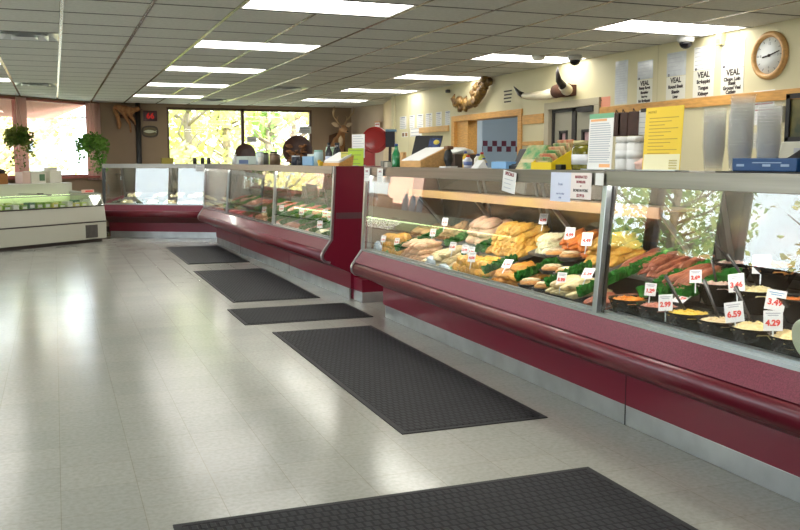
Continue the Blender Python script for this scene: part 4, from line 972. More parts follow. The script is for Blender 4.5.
o8 = [(.16 * math.copysign(abs(math.cos(a)) ** .7, math.cos(a)), .115 * math.copysign(abs(math.sin(a)) ** .7, math.sin(a))) for a in [2 * PI * k / 16 for k in range(16)]]
m_ = MB(); m_.prism(o8, -.03, 0); m_.build('plaque_board', mat('plaque_dark', (62, 46, 26), .4), fp, .006)
m_ = MB(); m_.prism([(x * .78, z * .72) for x, z in o8], -.032, -.028); m_.build('plaque_face', mat('plaque_face', (96, 84, 46), .5), fp)
m_ = MB(); m_.loft([((x, -.045, .0), (0, .012 * w, 0), (0, 0, .034 * w)) for x, w in ((-.12, .15), (-.09, .6), (-.04, 1), (.02, .9), (.07, .5), (.09, .3))], 10)
m_.add([(.085, -.045, 0), (.125, -.045, .03), (.112, -.045, 0), (.125, -.045, -.03)], [(0, 1, 2, 3)]); m_.build('fish', mat('fish_silver', (206, 206, 180), .35), fp)
# deer head
dr = thing('deer_head', 'brown mounted deer head with antlers beside the far window', 'taxidermy', (5.56, BY - .01, 1.75))
deerf = mat('deer_fur', (150, 106, 68), .85, 0, col2=(176, 132, 88), vscale=9, bump=.4, bscale=140); deerp = mat('deer_pale', (206, 182, 150), .85)
MB().loft([((0, -.03, -.12), (.15, 0, 0), (0, 0, .24)), ((0, -.12, -.06), (.145, 0, 0), (0, -.06, .20)), ((0, -.24, .06), (.105, 0, 0), (0, -.10, .13)), ((.01, -.32, .18), (.078, 0, 0), (0, -.08, .09)), ((.015, -.38, .26), (.078, 0, 0), (0, -.045, .085)),
           ((.02, -.46, .265), (.066, 0, 0), (0, -.01, .072)), ((.025, -.55, .235), (.042, 0, 0), (0, -.012, .045)), ((.028, -.63, .205), (.034, 0, 0), (0, -.012, .034)), ((.03, -.66, .195), (.02, 0, 0), (0, -.006, .02))], 18).build('head_and_neck', deerf, dr)
MB().blob((.03, -.658, .205), .022, .015, .018, 0, 1, 0, 2).build('nose', black(), dr)
for s_ in (-1, 1):
    MB().blob((.018 + s_ * .066, -.455, .295), .013, .014, .014, 0, 1, 0, 2).build('eye', black(), dr)
    MB().loft([((.015 + s_ * .07, -.36, .31), (.01, .015, 0), (0, 0, .015)), ((.015 + s_ * .13, -.35, .345), (.01, .025, .02), (-.02 * s_, .01, .04)), ((.015 + s_ * .19, -.34, .37), (.005, .02, .01), (-.01 * s_, .005, .03)), ((.015 + s_ * .225, -.335, .38), (.003, .004, 0), (0, 0, .004))], 10).build('ear', deerp, dr)
    A = MB(); b = Vector((.015 + s_ * .04, -.37, .335))
    beam = [b, b + Vector((s_ * .06, .05, .10)), b + Vector((s_ * .14, .02, .19)), b + Vector((s_ * .18, -.07, .26)), b + Vector((s_ * .15, -.17, .32))]
    A.tube(beam, [.018, .016, .014, .011, .004], 8)
    for q, h in ((1, .11), (2, .16), (3, .13)): A.tube([beam[q], beam[q] + Vector((s_ * .0, -.05, h * .6)), beam[q] + Vector((-s_ * .03, -.05, h))], [.012, .009, .003], 6)
    A.build('antler', mat('antler_bone', (176, 150, 112), .6), dr)
m_ = MB(); m_.prism([(-.17, .14), (-.19, -.2), (0, -.42), (.19, -.2), (.17, .14), (0, .2)], -.025, 0); m_.build('shield_board', mat('shield_wood', (92, 60, 36), .5), dr, .005)
MB().blob((0, -.30, .02), .05, .04, .11, .2, 2, 1).build('throat_patch', deerp, dr)

# ------------------------------------------------------------------ things on the cream wall
def wallsheet(name, label, cat, yc, zc, w, h, lines=(), bars=(), m=None, group=None, off=.003):
    return sheet(name, label, cat, w, h, (WX - off, yc, zc), FACE_CAMSIDE, m, lines, bars, group)
plast = mat('plastic_sleeve', (206, 210, 212), .2, var=.06, vscale=12, coat=.4); wp2 = mat('cream_paper', (224, 222, 208), .7)
def veal(yc, w, z1, zm, z0, rows, label, sleeve):
    h1 = z1 - zm
    wallsheet('notice_page', 'pale printed page taped above the ' + label, 'notice', yc, (z1 + zm) / 2, w, h1 - .01, (), textbars(w, h1, 6, .006, faint(), .5) + [(-w * .42, -w * .34, -h1 * .42, .02, ink())], plast if sleeve else None)
    h = zm - z0; n = len(rows); L = [(b, s, x, h / 2 - h * yy, ink(), .0026) for b, s, x, yy in rows]
    wallsheet('veal_notice', label, 'notice', yc, (zm + z0) / 2, w, h, L, (), wp2)
veal(6.36, .28, 2.40, 2.155, 1.935, [('VEAL', .072, .01, .17), ('Chops, Loin', .042, 0, .42), ('Steak', .042, 0, .58), ('Ground Veal', .042, 0, .76), ('Cutlets', .042, -.01, .92)], 'VEAL notice whose list ends in Ground Veal and Cutlets', False)
veal(6.73, .28, 2.39, 2.17, 1.935, [('VEAL', .072, 0, .17), ('Scaloppini', .044, 0, .42), ('Tongue', .044, 0, .66), ('Kidneys', .044, 0, .88)], 'VEAL notice listing Scaloppini, Tongue and Kidneys', False)
veal(7.12, .28, 2.38, 2.15, 1.94, [('VEAL', .068, 0, .17), ('Round Steak', .042, 0, .45), ('Shanks', .042, 0, .68), ('Liver', .036, 0, .90)], 'VEAL notice listing Round Steak, Shanks and Liver', True)
veal(7.60, .25, 2.35, 2.16, 1.935, [('VEAL', .062, 0, .16), ('Rump Roast', .036, 0, .36), ('Shoulder', .034, 0, .56), ('Boneless', .026, 0, .74), ('for Scallopini', .036, 0, .92)], 'VEAL notice whose last line says for Scallopini', True)
wallsheet('price_list', 'tall white printed list left of the VEAL notices', 'notice', 8.0, 2.165, .22, .44, (), textbars(.22, .44, 16, .006, faint(), .2), plast)
wallsheet('salmon_note', 'salmon pink note on the wall above the oak rail by the double door', 'notice', 8.3, 1.985, .22, .105, (), [(-.08, -.05, .02, .014, ink())], mat('salmon_paper', (238, 160, 130), .7))
wallsheet('lettered_notice', 'four short black lines of lettering between the horns and the golden mount', 'notice', 10.5, 2.18, .26, .19, (), [(-.11, .11, .075, .018, ink()), (-.10, .11, .03, .018, ink()), (-.11, .10, -.015, .018, ink()), (-.10, .09, -.06, .018, ink())], mat('wall_card', (214, 206, 172), .7))
for k, (y, w, nm) in enumerate(((14.33, .30, 'first'), (13.92, .22, 'second'), (13.57, .26, 'third'), (13.2, .27, 'fourth'), (12.81, .22, 'fifth'), (12.46, .22, 'sixth'))):
    o = wallsheet('meat_list', 'white list on the far cream wall, %s from the wall corner' % nm, 'notice', y, 2.0, w, .21, (), textbars(w, .21, 7, .012, faint(), .3) + [(-w * .35, w * .3, .085, .016, bluei)], None, 'row of white lists on the cream wall', -.027)
wallsheet('low_notice', 'wide white notice hung under the row of lists', 'notice', 13.75, 1.825, .5, .13, (), textbars(.5, .13, 3, .014, faint(), .3), None, None, -.027)
wallsheet('small_photo', 'two little brown pictures under the first white list', 'picture', 14.25, 1.80, .28, .08, (), [(-.12, -.02, 0, .06, mat('photo_brown', (120, 84, 56), .6)), (.02, .12, 0, .06, mat('photo_tan', (150, 108, 70), .6))], None, None, -.027)
wallsheet('red_ruled_sheet', 'white sheet with red rules under the clock', 'notice', 5.97, 1.80, .235, .28, (), [(-.105, .105, .115, .010, redink()), (-.10, .10, .03, .008, redink()), (-.10, .10, -.02, .008, redink())] + textbars(.22, .24, 9, .005, faint(), .2), None)
wallsheet('typed_card', 'small typed white card low on the wall above the blue box', 'notice', 5.87, 1.515, .22, .12, (), textbars(.22, .12, 6, .007, mat('grey_ink', (110, 112, 120), .7), .12), None)
wallsheet('striped_strip', 'narrow strip of small lines beside the typed white card', 'notice', 6.05, 1.53, .06, .13, (), textbars(.06, .13, 8, .004, mat('grey_ink', (110, 112, 120), .7), .1), wp2)
# wall clock
ck = thing('wall_clock', 'round oak-rimmed clock with a pale dial high on the cream wall', 'clock', (WX, 5.92, 2.215), 0, None, (0, -PI / 2, 0))
MB().lathe([(.145, .012), (.150, .030), (.162, .042), (.180, .040), (.193, .026), (.195, 0)], n=48).build('rim', oak2(), ck)
MB().lathe([(.001, .010), (.15, .010), (.15, .016), (.001, .016)], n=40).build('dial', mat('dial_pale', (222, 226, 224), .5), ck)
hm = MB()
for k in range(12):
    mx = Matrix.Rotation(k * PI / 6, 4, 'Z'); hm.box(.115, .135, -.003, .003, .0165, .0175, mx)
hm.build('hour_marks', mat('mark_grey', (120, 128, 132), .6), ck)
# in the clock's own frame: local x is up, local y is the reader's left
def hand(ang, L, w, nm):
    mx = Matrix.Rotation(ang, 4, 'Z'); MB().box(-.015, L, -w, w, .019, .021, mx).build(nm, ink(), ck)
hand(R(98), .075, .006, 'hour_hand'); hand(R(-76), .115, .004, 'minute_hand'); MB().lathe([(.001, .024), (.012, .024), (.012, .018)], n=14).build('hub', ink(), ck)
for k, nm in ((0, '12'), (3, '3'), (6, '6'), (9, '9')):
    a = -k * PI / 6; text(ck, nm, .03, (.095 * math.cos(a), .095 * math.sin(a), .0172), mat('mark_grey', (120, 128, 132), .6), (0, 0, -PI / 2), 'numeral')
# longhorn horns
hornw = mat('horn_ivory', (226, 214, 184), .35, var=.06, vscale=6); horn_d = mat('horn_tip', (40, 32, 28), .3); hide = mat('hide_brown', (84, 52, 34), .85, bump=.5)
h = thing('longhorn_horns', 'mounted longhorn horns with dark tips and brown hide centre above the double door', 'horns', (WX - .1, 9.0, 2.15))
MB().tube([(0, .12, -.01), (-.02, .35, -.03), (-.03, .60, -.02), (-.03, .84, -.005)], [.062, .058, .048, .036], 14).build('long_horn', hornw, h)
MB().tube([(-.03, .83, -.006), (-.03, .95, .035), (-.02, 1.05, .085), (-.02, 1.12, .13)], [.036, .030, .018, .004], 12).build('long_horn_tip', horn_d, h)
MB().tube([(0, .14, .0), (0, .0, .01), (0, -.12, .0)], [.075, .082, .074], 16).build('hide_wrap', hide, h)
MB().tube([(0, -.10, .0), (-.06, -.19, .0), (-.14, -.24, .03)], [.066, .062, .05], 14).build('short_horn', hornw, h)
MB().tube([(-.13, -.235, .025), (-.20, -.255, .09), (-.22, -.26, .17), (-.21, -.25, .235)], [.048, .036, .02, .004], 12).build('short_horn_tip', horn_d, h)
MB().box(.02, .1, -.14, .14, -.06, .06).build('wall_block', hide, h)
# gnarled golden mount
g = thing('gnarled_mount', 'gnarled golden brown driftwood-like mount above the kitchen pass-through', 'wall mount', (WX - .09, 11.4, 2.2))
gm = mat('gnarl_gold', (150, 116, 56), .35, .2, col2=(92, 66, 34), vscale=14, bump=.9, bscale=50)
pts = [(0, .56, .03), (0, .42, -.03), (0, .25, -.07), (0, .05, -.06), (0, -.15, -.01), (0, -.30, .08), (0, -.42, .17), (0, -.45, .24)]
m_ = MB(); m_.tube(pts, [.02, .04, .05, .06, .07, .07, .05, .02], 10); rr = random.Random(4)
for k in range(46):
    q = rr.random() * (len(pts) - 1); i = int(q); p = Vector(pts[i]).lerp(Vector(pts[min(i + 1, len(pts) - 1)]), q - i)
    s_ = rr.uniform(.03, .065); m_.blob(p + Vector((rr.uniform(-.05, .02), rr.uniform(-.06, .06), rr.uniform(-.05, .07))), s_ * rr.uniform(.6, 1), s_, s_ * rr.uniform(.6, 1.3), .6, 3, k, 2)
m_.build('driftwood_body', gm, g)
for y, z in ((-.12, .16), (-.22, .23), (-.33, .25), (.1, .06), (.35, .07), (.5, .11)):
    MB().tube([(0, y, z - .16), (-.04, y + .04, z - .06), (-.02, y + .02, z)], [.05, .04, .012], 8).build('upright_spur', gm, g)
# brown gloves / oven mitts hung from the rail, clipboard sheet, thermostat, framed picture
for y, lab, tl in ((8.02, 'brown leather pad hanging at the edge of the printed menu board', .0), (7.90, 'brown leather pad tilted on the oak rail beside the white tubs', .04), (7.72, 'brown leather pad hanging next to the clipped white sheet', .03)):
    t = thing('leather_pad', lab, 'hanging pad', (WX - .03, y, 1.885), 0, 'brown pads hanging on the oak rail', (tl, 0, 0))
    MB().box(-.012, .012, -.085, .085, -.27, -.03).build('pad', mat('leather_brown', (72, 44, 34), .6, var=.15, vscale=10), t, .01)
    MB().tube([(0, -.02, -.035), (-.012, 0, .0), (0, .02, -.035)], .004, 6).build('loop', ink(), t)
cl = wallsheet('clipboard_sheet', 'white sheet in a black clip on the oak rail behind the yellow sign', 'notice', 7.56, 1.74, .16, .24, (), textbars(.16, .24, 5, .005, faint()), None, None, .03)
MB().box(-.04, .04, .10, .135, 0, .01).build('clip', black(), cl)
th = tag(MB().box(-.03, 0, -.055, .055, -.065, .065).build('thermostat', mat('thermo_white', (214, 212, 198), .5), None, .006, (WX, 5.79, 1.735)), 'small white thermostat beside the dark framed picture', 'thermostat')
MB().box(-.034, -.03, -.012, .012, .02, .04).build('indicator', mat('thermo_dot', (70, 90, 80), .4), th)
pf = thing('framed_picture', 'black framed dark picture cut by the picture edge', 'picture', (WX, 5.36, 1.70))
fm_ = MB(); fm_.box(-.03, 0, .30, .34, -.19, .19); fm_.box(-.03, 0, -.34, -.30, -.19, .19); fm_.box(-.03, 0, -.34, .34, .15, .19); fm_.box(-.03, 0, -.34, .34, -.19, -.15)
fm_.build('frame', black(), pf); MB().box(-.012, -.008, -.30, .30, -.15, .15).build('print', mat('print_dark', (46, 58, 40), .3, 0, col2=(120, 110, 60), vscale=6), pf)
wc = tag(MB().box(-.12, 0, -.5, .15, -.07, .07).build('pale_wall_box', mat('pale_box', (206, 206, 190), .5), None, .006, (WX, 5.5, 1.44)), 'pale box under the dark framed picture', 'wall box')
MB().box(-.122, -.12, -.3, .0, -.02, .02).build('wall_box_label', faint(), wc)
# nook wall: orange framed notice, phone box
a = R(8.5)
o = sheet('orange_notice', 'little orange framed notice above the white dispenser', 'notice', .24, .17, (6.02, 17.02, 2.06), (PI / 2, 0, -PI / 2 + a), mat('orange_frame', (206, 150, 110), .6), (), [(-.10, .10, 0, .11, white_paper()), (-.08, .08, .02, .03, redink())])
o = sheet('white_dispenser', 'white square dispenser with a black dot on the beige side wall', 'dispenser', .22, .16, (6.0, 17.04, 1.84), (PI / 2, 0, -PI / 2 + a), white_paper(), (), [(-.03, .03, 0, .06, ink())], t=.03)

# ------------------------------------------------------------------ things standing on the chicken case
TZ = 1.311
def boxA(name, label, cat, v, u, w, d, h, m, yaw=0, z=TZ, bev=.004, P=PA, rz=ARZ, group=None):
    o = MB().box(-d / 2, d / 2, -w / 2, w / 2, 0, h).build(name, m, None, bev, P(v, u, z), (0, 0, rz + yaw)); tag(o, label, cat, group); return o
# blue box and black scale at the picture edge
bb_ = boxA('blue_box', 'dark blue printed box lying on the case top beside the cup stacks', 'box', .10, -.86, .36, .16, .055, mat('box_blue', (26, 74, 128), .45))
p_ = MB()
for y in (.13, -.02, -.12): p_.box(-.0815, -.08, y - .022, y + .022, .020, .030); 
p_.box(-.0815, -.08, -.10, .06, .034, .038); p_.build('box_lettering', mat('box_pale', (150, 176, 206), .5), bb_)
t = thing('label_printer', 'black slanted label printer behind the blue box at the picture edge', 'printer', PA(.16, -1.06, TZ), ARZ)
MB().prism([(-.10, .0), (-.10, .06), (.02, .12), (.10, .12), (.10, 0)], -.14, .12).build('printer_body', mat('printer_black', (28, 26, 34), .35), t, .006)
MB().box(-.105, -.10, -.10, .04, .045, .055).build('printer_slot', mat('printer_grey', (150, 150, 156), .4), t); MB().box(-.02, .10, -.10, .08, .121, .15).build('paper_roll', white_paper(), t, .01)
o = boxA('black_tray', 'thin black tray under the blue box', 'tray', .12, -.95, .70, .24, .006, black(), 0, TZ - .001, 0); bb_.location.z += .006
# stacks of clear cups
cupm = bpy.data.materials.new('clear_plastic'); cupm.use_nodes = True
nt = cupm.node_tree; nt.nodes.clear(); oo = nt.nodes.new('ShaderNodeOutputMaterial'); m1 = nt.nodes.new('ShaderNodeMixShader'); m1.inputs[0].default_value = .11
tb = nt.nodes.new('ShaderNodeBsdfTransparent'); pb = nt.nodes.new('ShaderNodeBsdfPrincipled'); pb.inputs['Base Color'].default_value = rgb(250, 250, 246); pb.inputs['Roughness'].default_value = .18; pb.inputs['Subsurface Weight'].default_value = .0; pb.inputs['Transmission Weight'].default_value = .0
nt.links.new(tb.outputs[0], m1.inputs[1]); nt.links.new(pb.outputs[0], m1.inputs[2]); nt.links.new(m1.outputs[0], oo.inputs['Surface'])
cup_me = MB().lathe([(.040, 0), (.052, .115), (.056, .118), (.056, .122), (.050, .120), (.038, .004), (.001, .004)], n=20).mesh('plastic_cup'); cup_me.materials.append(cupm)
for k, (u, v, n, lab) in enumerate(((-.40, .16, 14, 'clear plastic deli cup in the stack half behind the yellow sign'), (-.52, .20, 13, 'clear plastic deli cup in the second stack from the yellow sign'), (-.62, .12, 17, 'clear plastic deli cup in the tallest stack of the row'), (-.76, .14, 14, 'clear plastic deli cup in the stack beside the blue box'))):
    for q in range(n):
        o = bpy.data.objects.new('plastic_cup', cup_me); COL.objects.link(o); o.location = PA(v, u, TZ + .0135 * q); o.rotation_euler = (0, 0, q); tag(o, lab, 'cup', 'stack of cups: ' + lab[27:])
# yellow sign in a holder
ylw = mat('sign_yellow', (240, 206, 60), .5)
ys = sheet('yellow_sign', 'tall yellow printed sign in a clear stand before the cup stacks', 'sign', .285, .305, PA(.03, -.19, TZ + .156), (PI / 2 - .05, 0, ARZ - PI / 2), ylw, [('NOTICE', .018, -.09, .13, mat('sign_brown', (190, 154, 60), .6), 0)],
           [(-.11, .11 - .05 * (k % 3), .10 - k * .017, .004, mat('sign_brown', (190, 154, 60), .6)) for k in range(11)] + [(-.135, .138, -.112, .075, mat('sign_cream', (238, 232, 190), .5))] + [(.06, .12, -.105 - .012 * k, .006, mat('sign_olive', (196, 178, 90), .5)) for k in range(4)])
MB().box(-.15, .15, -.156, -.150, -.05, .03).build('sign_stand', mat('acrylic', (206, 212, 214), .15), ys)
# white menu board
ms = sheet('menu_board', 'tall white menu card with a green and orange heading beside the white tubs', 'sign', .225, .30, PA(.04, .345, TZ + .152), (PI / 2 - .04, 0, ARZ - PI / 2), white_paper(), (),
           [(-.112, .112, .137, .026, mat('menu_green', (120, 180, 140), .6)), (-.10, .05, .115, .012, mat('menu_orange', (236, 176, 120), .6)), (.0, .10, -.128, .018, mat('menu_orange', (236, 176, 120), .6))] + textbars(.225, .30, 18, .005, faint(), .12, .32, -.36))
MB().box(-.115, .115, -.152, -.147, -.06, .04).build('card_stand', mat('acrylic', (206, 212, 214), .15), ms)
def tub(v, u, label):
    t = thing('white_tub', label, 'tub', PA(v, u, TZ), 0, 'white screw-top tubs')
    MB().lathe([(.001, 0), (.05, 0), (.053, .01), (.053, .135), (.045, .145), (.001, .146)], n=28).build('tub_body', mat('tub_white', (224, 224, 220), .35), t)
    MB().lathe([(.001, .175), (.050, .175), (.053, .17), (.053, .146), (.001, .145)], n=28).build('screw_lid', mat('tub_lid', (232, 230, 224), .3), t)
    MB().lathe([(.0535, .06), (.0535, .105)], n=28).build('tub_label', mat('tub_print', (222, 223, 220), .5), t)
tub(.10, .20, 'white screw-top tub right beside the white menu card'); tub(.09, .085, 'white screw-top tub standing nearer the yellow sign')
o = MB().blob((0, 0, .03), .035, .045, .032, .4, 2, 2, 3).build('pink_packet', mat('packet_pink', (226, 186, 170), .35), None, 0, PA(.06, -.01, TZ)); tag(o, 'crumpled pale pink packet between the tubs and the yellow sign', 'packet')
# pickle jar
t = thing('pickle_jar', 'glass jar of green pickles with a white label beside the yellow box', 'jar', PA(.05, .525, TZ))
MB().lathe([(.001, 0), (.058, 0), (.062, .01), (.062, .12), (.05, .138), (.001, .138)], n=28).build('jar_body', mat('pickle_green', (126, 120, 34), .12, 0, col2=(90, 88, 22), vscale=30, coat=.8), t)
MB().lathe([(.001, .162), (.052, .162), (.054, .158), (.054, .138), (.001, .137)], n=28).build('jar_lid', mat('lid_gold', (190, 178, 130), .3, .6), t)
m_ = MB(); m_.lathe([(.0628, .03), (.0628, .085)], n=28); m_.build('jar_label', mat('label_white', (222, 224, 226), .5), t)
MB().box(-.018, .018, -.03, .03, 0, .03).build('black_clip', black(), None, .004, PA(-.02, .64, TZ)); tag(bpy.data.objects['black_clip'], 'small black clip between the yellow box and the pickle jar', 'clip')
# yellow display box with snack packs
t = thing('display_box', 'yellow slant-sided cardboard display box facing the aisle', 'display box', PA(.06, .80, TZ), ARZ)
yb = mat('box_yellow', (236, 206, 28), .45)
for y in (-.125, .095):
    m_ = MB(); m_.prism([(-.12, 0), (.11, 0), (.11, .155), (.09, .155), (-.12, .04)], y, y + .006)
    s_ = m_.build('side_panel', yb, t)
m_ = MB(); m_.box(-.12, .11, -.12, .1, 0, .004); m_.box(-.122, -.118, -.125, .1, 0, .042); m_.box(.106, .11, -.125, .1, 0, .15); m_.build('tray_panel', yb, t)
m_ = MB(); 
for z0, z1 in ((.055, .070), (.036, .050), (.022, .031)): m_.box(.01, .06, -.1262, -.125, z0, z1)
m_.build('box_lettering', ink(), t)
pkm = [mat('snack_green', (70, 150, 80), .35, 0, col2=(226, 190, 150), vscale=16), mat('snack_red', (214, 120, 90), .35, 0, col2=(236, 214, 160), vscale=18)]
for k in range(6):
    v = -.085 + .035 * k; hgt = .07 + .015 * k
    o = MB().box(-.006, .006, -.09, .075, 0, hgt).build('snack_pack', pkm[k % 2], None, .003, PA(.06 + v, .80, TZ + .006 + .006 * k), (0, -.35, ARZ)); tag(o, ('green' if k % 2 == 0 else 'reddish') + ' printed snack pack filed in the yellow display box', 'snack', 'snack packs in the yellow box')
    MB().box(-.0068, -.006, -.06, .05, hgt * .35, hgt * .7).build('pack_print', mat('snack_cream', (236, 222, 176), .5), o)
t = thing('green_carton', 'green and cream printed carton with snacks left of the yellow display box', 'box', PA(.0, 1.0, TZ), ARZ + .25)
MB().prism([(-.06, 0), (.05, 0), (.09, .14), (.05, .145)], -.08, .08).build('carton_body', mat('carton_green', (74, 150, 84), .45, 0, col2=(214, 190, 140), vscale=13), t)
m_ = MB(); m_.box(-.03, .0, -.05, .06, .03, .06); m_.build('carton_print', mat('carton_cream', (226, 214, 170), .5), t)
t = thing('card_reader', 'black angular card terminal beside the green carton', 'card terminal', PA(.04, 1.20, TZ), ARZ)
MB().prism([(-.07, 0), (.07, 0), (.05, .12), (.02, .125), (-.02, .03), (-.07, .02)], -.06, .06).build('terminal_body', black(), t, .004); MB().box(-.05, .0, -.045, .045, .026, .03).build('keypad', mat('keypad_grey', (70, 70, 74), .5), t)
o = boxA('blue_pack', 'light blue pack lying flat on the case top by the black terminal', 'packet', .0, 1.32, .17, .12, .045, mat('pack_lightblue', (136, 186, 232), .4), .1)
MB().box(-.045, .0, -.05, .05, .0452, .046).build('pack_print', mat('pack_paleblue', (186, 214, 240), .4), o)
# bottles near the pass-through
for k, (u, v, r, h, c, lab) in enumerate(((2.16, .12, .022, .12, (230, 190, 60), 'yellow squeeze bottle'), (2.08, .10, .03, .09, (206, 206, 214), 'white jar with a blue label'), (2.0, .14, .028, .10, (216, 214, 200), 'pale slim bottle'), (1.9, .12, .026, .11, (176, 184, 90), 'olive green bottle'), (1.83, .1, .024, .07, (190, 180, 150), 'small beige bottle'))):
    t = thing('condiment_bottle', lab + ' standing on the case before the kitchen pass-through', 'bottle', PA(v, u, TZ), 0, None)
    MB().lathe([(.001, 0), (r, 0), (r * 1.03, .006), (r, h * .65), (r * .55, h * .8), (r * .45, h * .86)], n=18).build('bottle_body', mat('cond_%d' % k, c, .3), t)
    MB().lathe([(.001, h), (r * .42, h), (r * .5, h * .86), (.001, h * .85)], n=14).build('cap', mat('cond_cap_%d' % (k % 2), ((60, 80, 150), (200, 60, 40))[k % 2], .4), t)
    MB().lathe([(r * 1.035, h * .2), (r * 1.035, h * .5)], n=18).build('bottle_label', mat('cond_lab_%d' % (k % 3), ((214, 210, 190), (110, 130, 190), (226, 222, 206))[k % 3], .5), t)
o = MB().prism([(-.03, 0), (.05, 0), (.02, .055)], -.05, .05).build('tent_card', white_paper(), None, 0, PA(.0, 1.72, TZ), (0, 0, ARZ)); tag(o, 'little white tent card on the case before the pass-through', 'card')
# wooden brochure box, black bin, monitor, green bottle
t = thing('brochure_box', 'light wooden slanted brochure box with white sheets on top', 'brochure box', PA(.05, 2.78, TZ), ARZ)
MB().prism([(-.11, 0), (.10, 0), (.13, .145), (.10, .15), (-.11, .05)], -.21, .21).build('wood_box', oak2(), t, .004); MB().prism([(-.11, .052), (.10, .152), (.105, .157), (-.105, .058)], -.19, .19).build('white_sheets', white_paper(), t)
t = thing('black_dispenser', 'black dispenser with a brown top behind the wooden brochure box', 'dispenser', PA(.08, 2.37, TZ + .0), ARZ)
MB().blob((0, 0, .07), .034, .036, .07, .12, 2, 3, 3, None, .95).build('dispenser_body', black(), t); MB().box(-.025, .025, -.035, .035, .135, .16).build('dispenser_top', mat('disp_brown', (130, 90, 60), .5), t, .004); MB().box(-.05, .05, -.055, .055, 0, .01).build('dispenser_base', white_paper(), t)
o = boxA('black_sheet_stack', 'dark stack of sheets with white tops left of the black dispenser', 'papers', .28, 2.62, .30, .2, .10, mat('stack_dark', (80, 66, 58), .6)); MB().blob((0, 0, .12), .1, .15, .035, .4, 2, 3, 3, None, .5).build('white_wrap', mat('wrap_white', (226, 224, 216), .4), o)
t = thing('flower_board', 'black tilted board with blue and yellow flowers on the case top', 'board', PA(.16, 3.02, TZ), ARZ + .95)
def slab(y0, y1, z0, z1, x0, x1, sh=-.10, ln=.12):
    f = lambda x, y, z: (x + z * ln, y + z * sh * 2, z)
    return MB().add([f(x, y, z) for z in (z0, z1) for y in (y0, y1) for x in (x0, x1)], [(0, 2, 3, 1), (4, 5, 7, 6), (0, 1, 5, 4), (2, 6, 7, 3), (0, 4, 6, 2), (1, 3, 7, 5)])
slab(-.10, .125, 0, .255, -.01, .01).build('board_panel', mat('board_black', (30, 28, 27), .35), t)
slab(-.095, .0, .08, .235, -.013, -.01).build('blue_print', mat('print_blue', (62, 84, 140), .5, 0, col2=(34, 44, 84), vscale=30), t)
m_ = MB()
for y, z, r_ in ((-.06, .20, .026), (-.075, .13, .014), (-.04, .13, .014), (-.02, .15, .014), (-.05, .10, .016), (-.02, .09, .012), (-.03, .04, .018)): m_.blob((-.014 + z * .12, y - z * .2, z), .006, r_, r_ * .8, .3, 3, int(r_ * 999), 2)
m_.build('flowers', mat('flower_yellow', (226, 206, 90), .5), t)
t = thing('green_bottle', 'green bottle standing before the black flower board', 'bottle', PA(-.02, 3.18, TZ))
MB().lathe([(.001, 0), (.036, 0), (.038, .02), (.037, .10), (.018, .14), (.013, .175)], n=20).build('bottle_body', mat('green_glass', (34, 120, 70), .15, coat=.5), t); MB().lathe([(.001, .19), (.014, .19), (.014, .17), (.001, .17)], n=14).build('cap', mat('cap_blue', (60, 90, 150), .4), t)
o = boxA('tan_pack', 'tan upright pack between the green bottle and the wooden brochure box', 'packet', -.02, 3.03, .05, .04, .12, mat('pack_tan', (190, 150, 96), .5))
for k, (u, lab) in enumerate(((3.36, 'small grey pack at the corner of the chicken case'), (3.27, 'small pale pack next to the green bottle'))): boxA('small_pack', lab, 'packet', -.05, u, .07, .06, .05 - .01 * k, mat('pack_grey_%d' % k, ((120, 118, 110), (186, 180, 166))[k], .5))

# ------------------------------------------------------------------ things on the meat case
def boxB(name, label, cat, v, u, w, d, h, m, yaw=0, z=TZ, bev=.004, group=None): return boxA(name, label, cat, v, u, w, d, h, m, yaw, z, bev, PB, BRZ, group)
t = thing('brochure_rack', 'honey wooden slanted brochure rack full of white sheets at the maroon end panel', 'brochure rack', PB(.04, .30, TZ), BRZ)
for y in (-.25, .25): MB().prism([(-.13, 0), (.06, 0), (.06, .115), (.04, .115), (-.13, .02)], y - .006, y + .006).build('rack_side', oak(), t)
m_ = MB(); m_.prism([(-.13, 0), (-.12, 0), (-.12, .03), (-.13, .03)], -.25, .25); m_.prism([(.045, 0), (.06, 0), (.06, .11), (.045, .11)], -.25, .25); m_.build('rack_rails', oak(), t)
MB().prism([(-.12, .03), (.045, .12), (.04, .14), (-.125, .05)], -.24, .24).build('white_sheets', white_paper(), t)
sg = sheet('framed_sign', 'white framed sign standing behind the wooden brochure rack', 'sign', .17, .24, PB(.25, .42, TZ + .20), (PI / 2, 0, BRZ - PI / 2 + .5), white_paper(), (), textbars(.17, .24, 9, .006, faint(), .2))
MB().box(-.012, .012, -.20, -.10, -.02, -.002).build('sign_stem', alu(), sg); MB().box(-.06, .06, -.20, -.19, -.05, .04).build('sign_foot', alu(), sg)
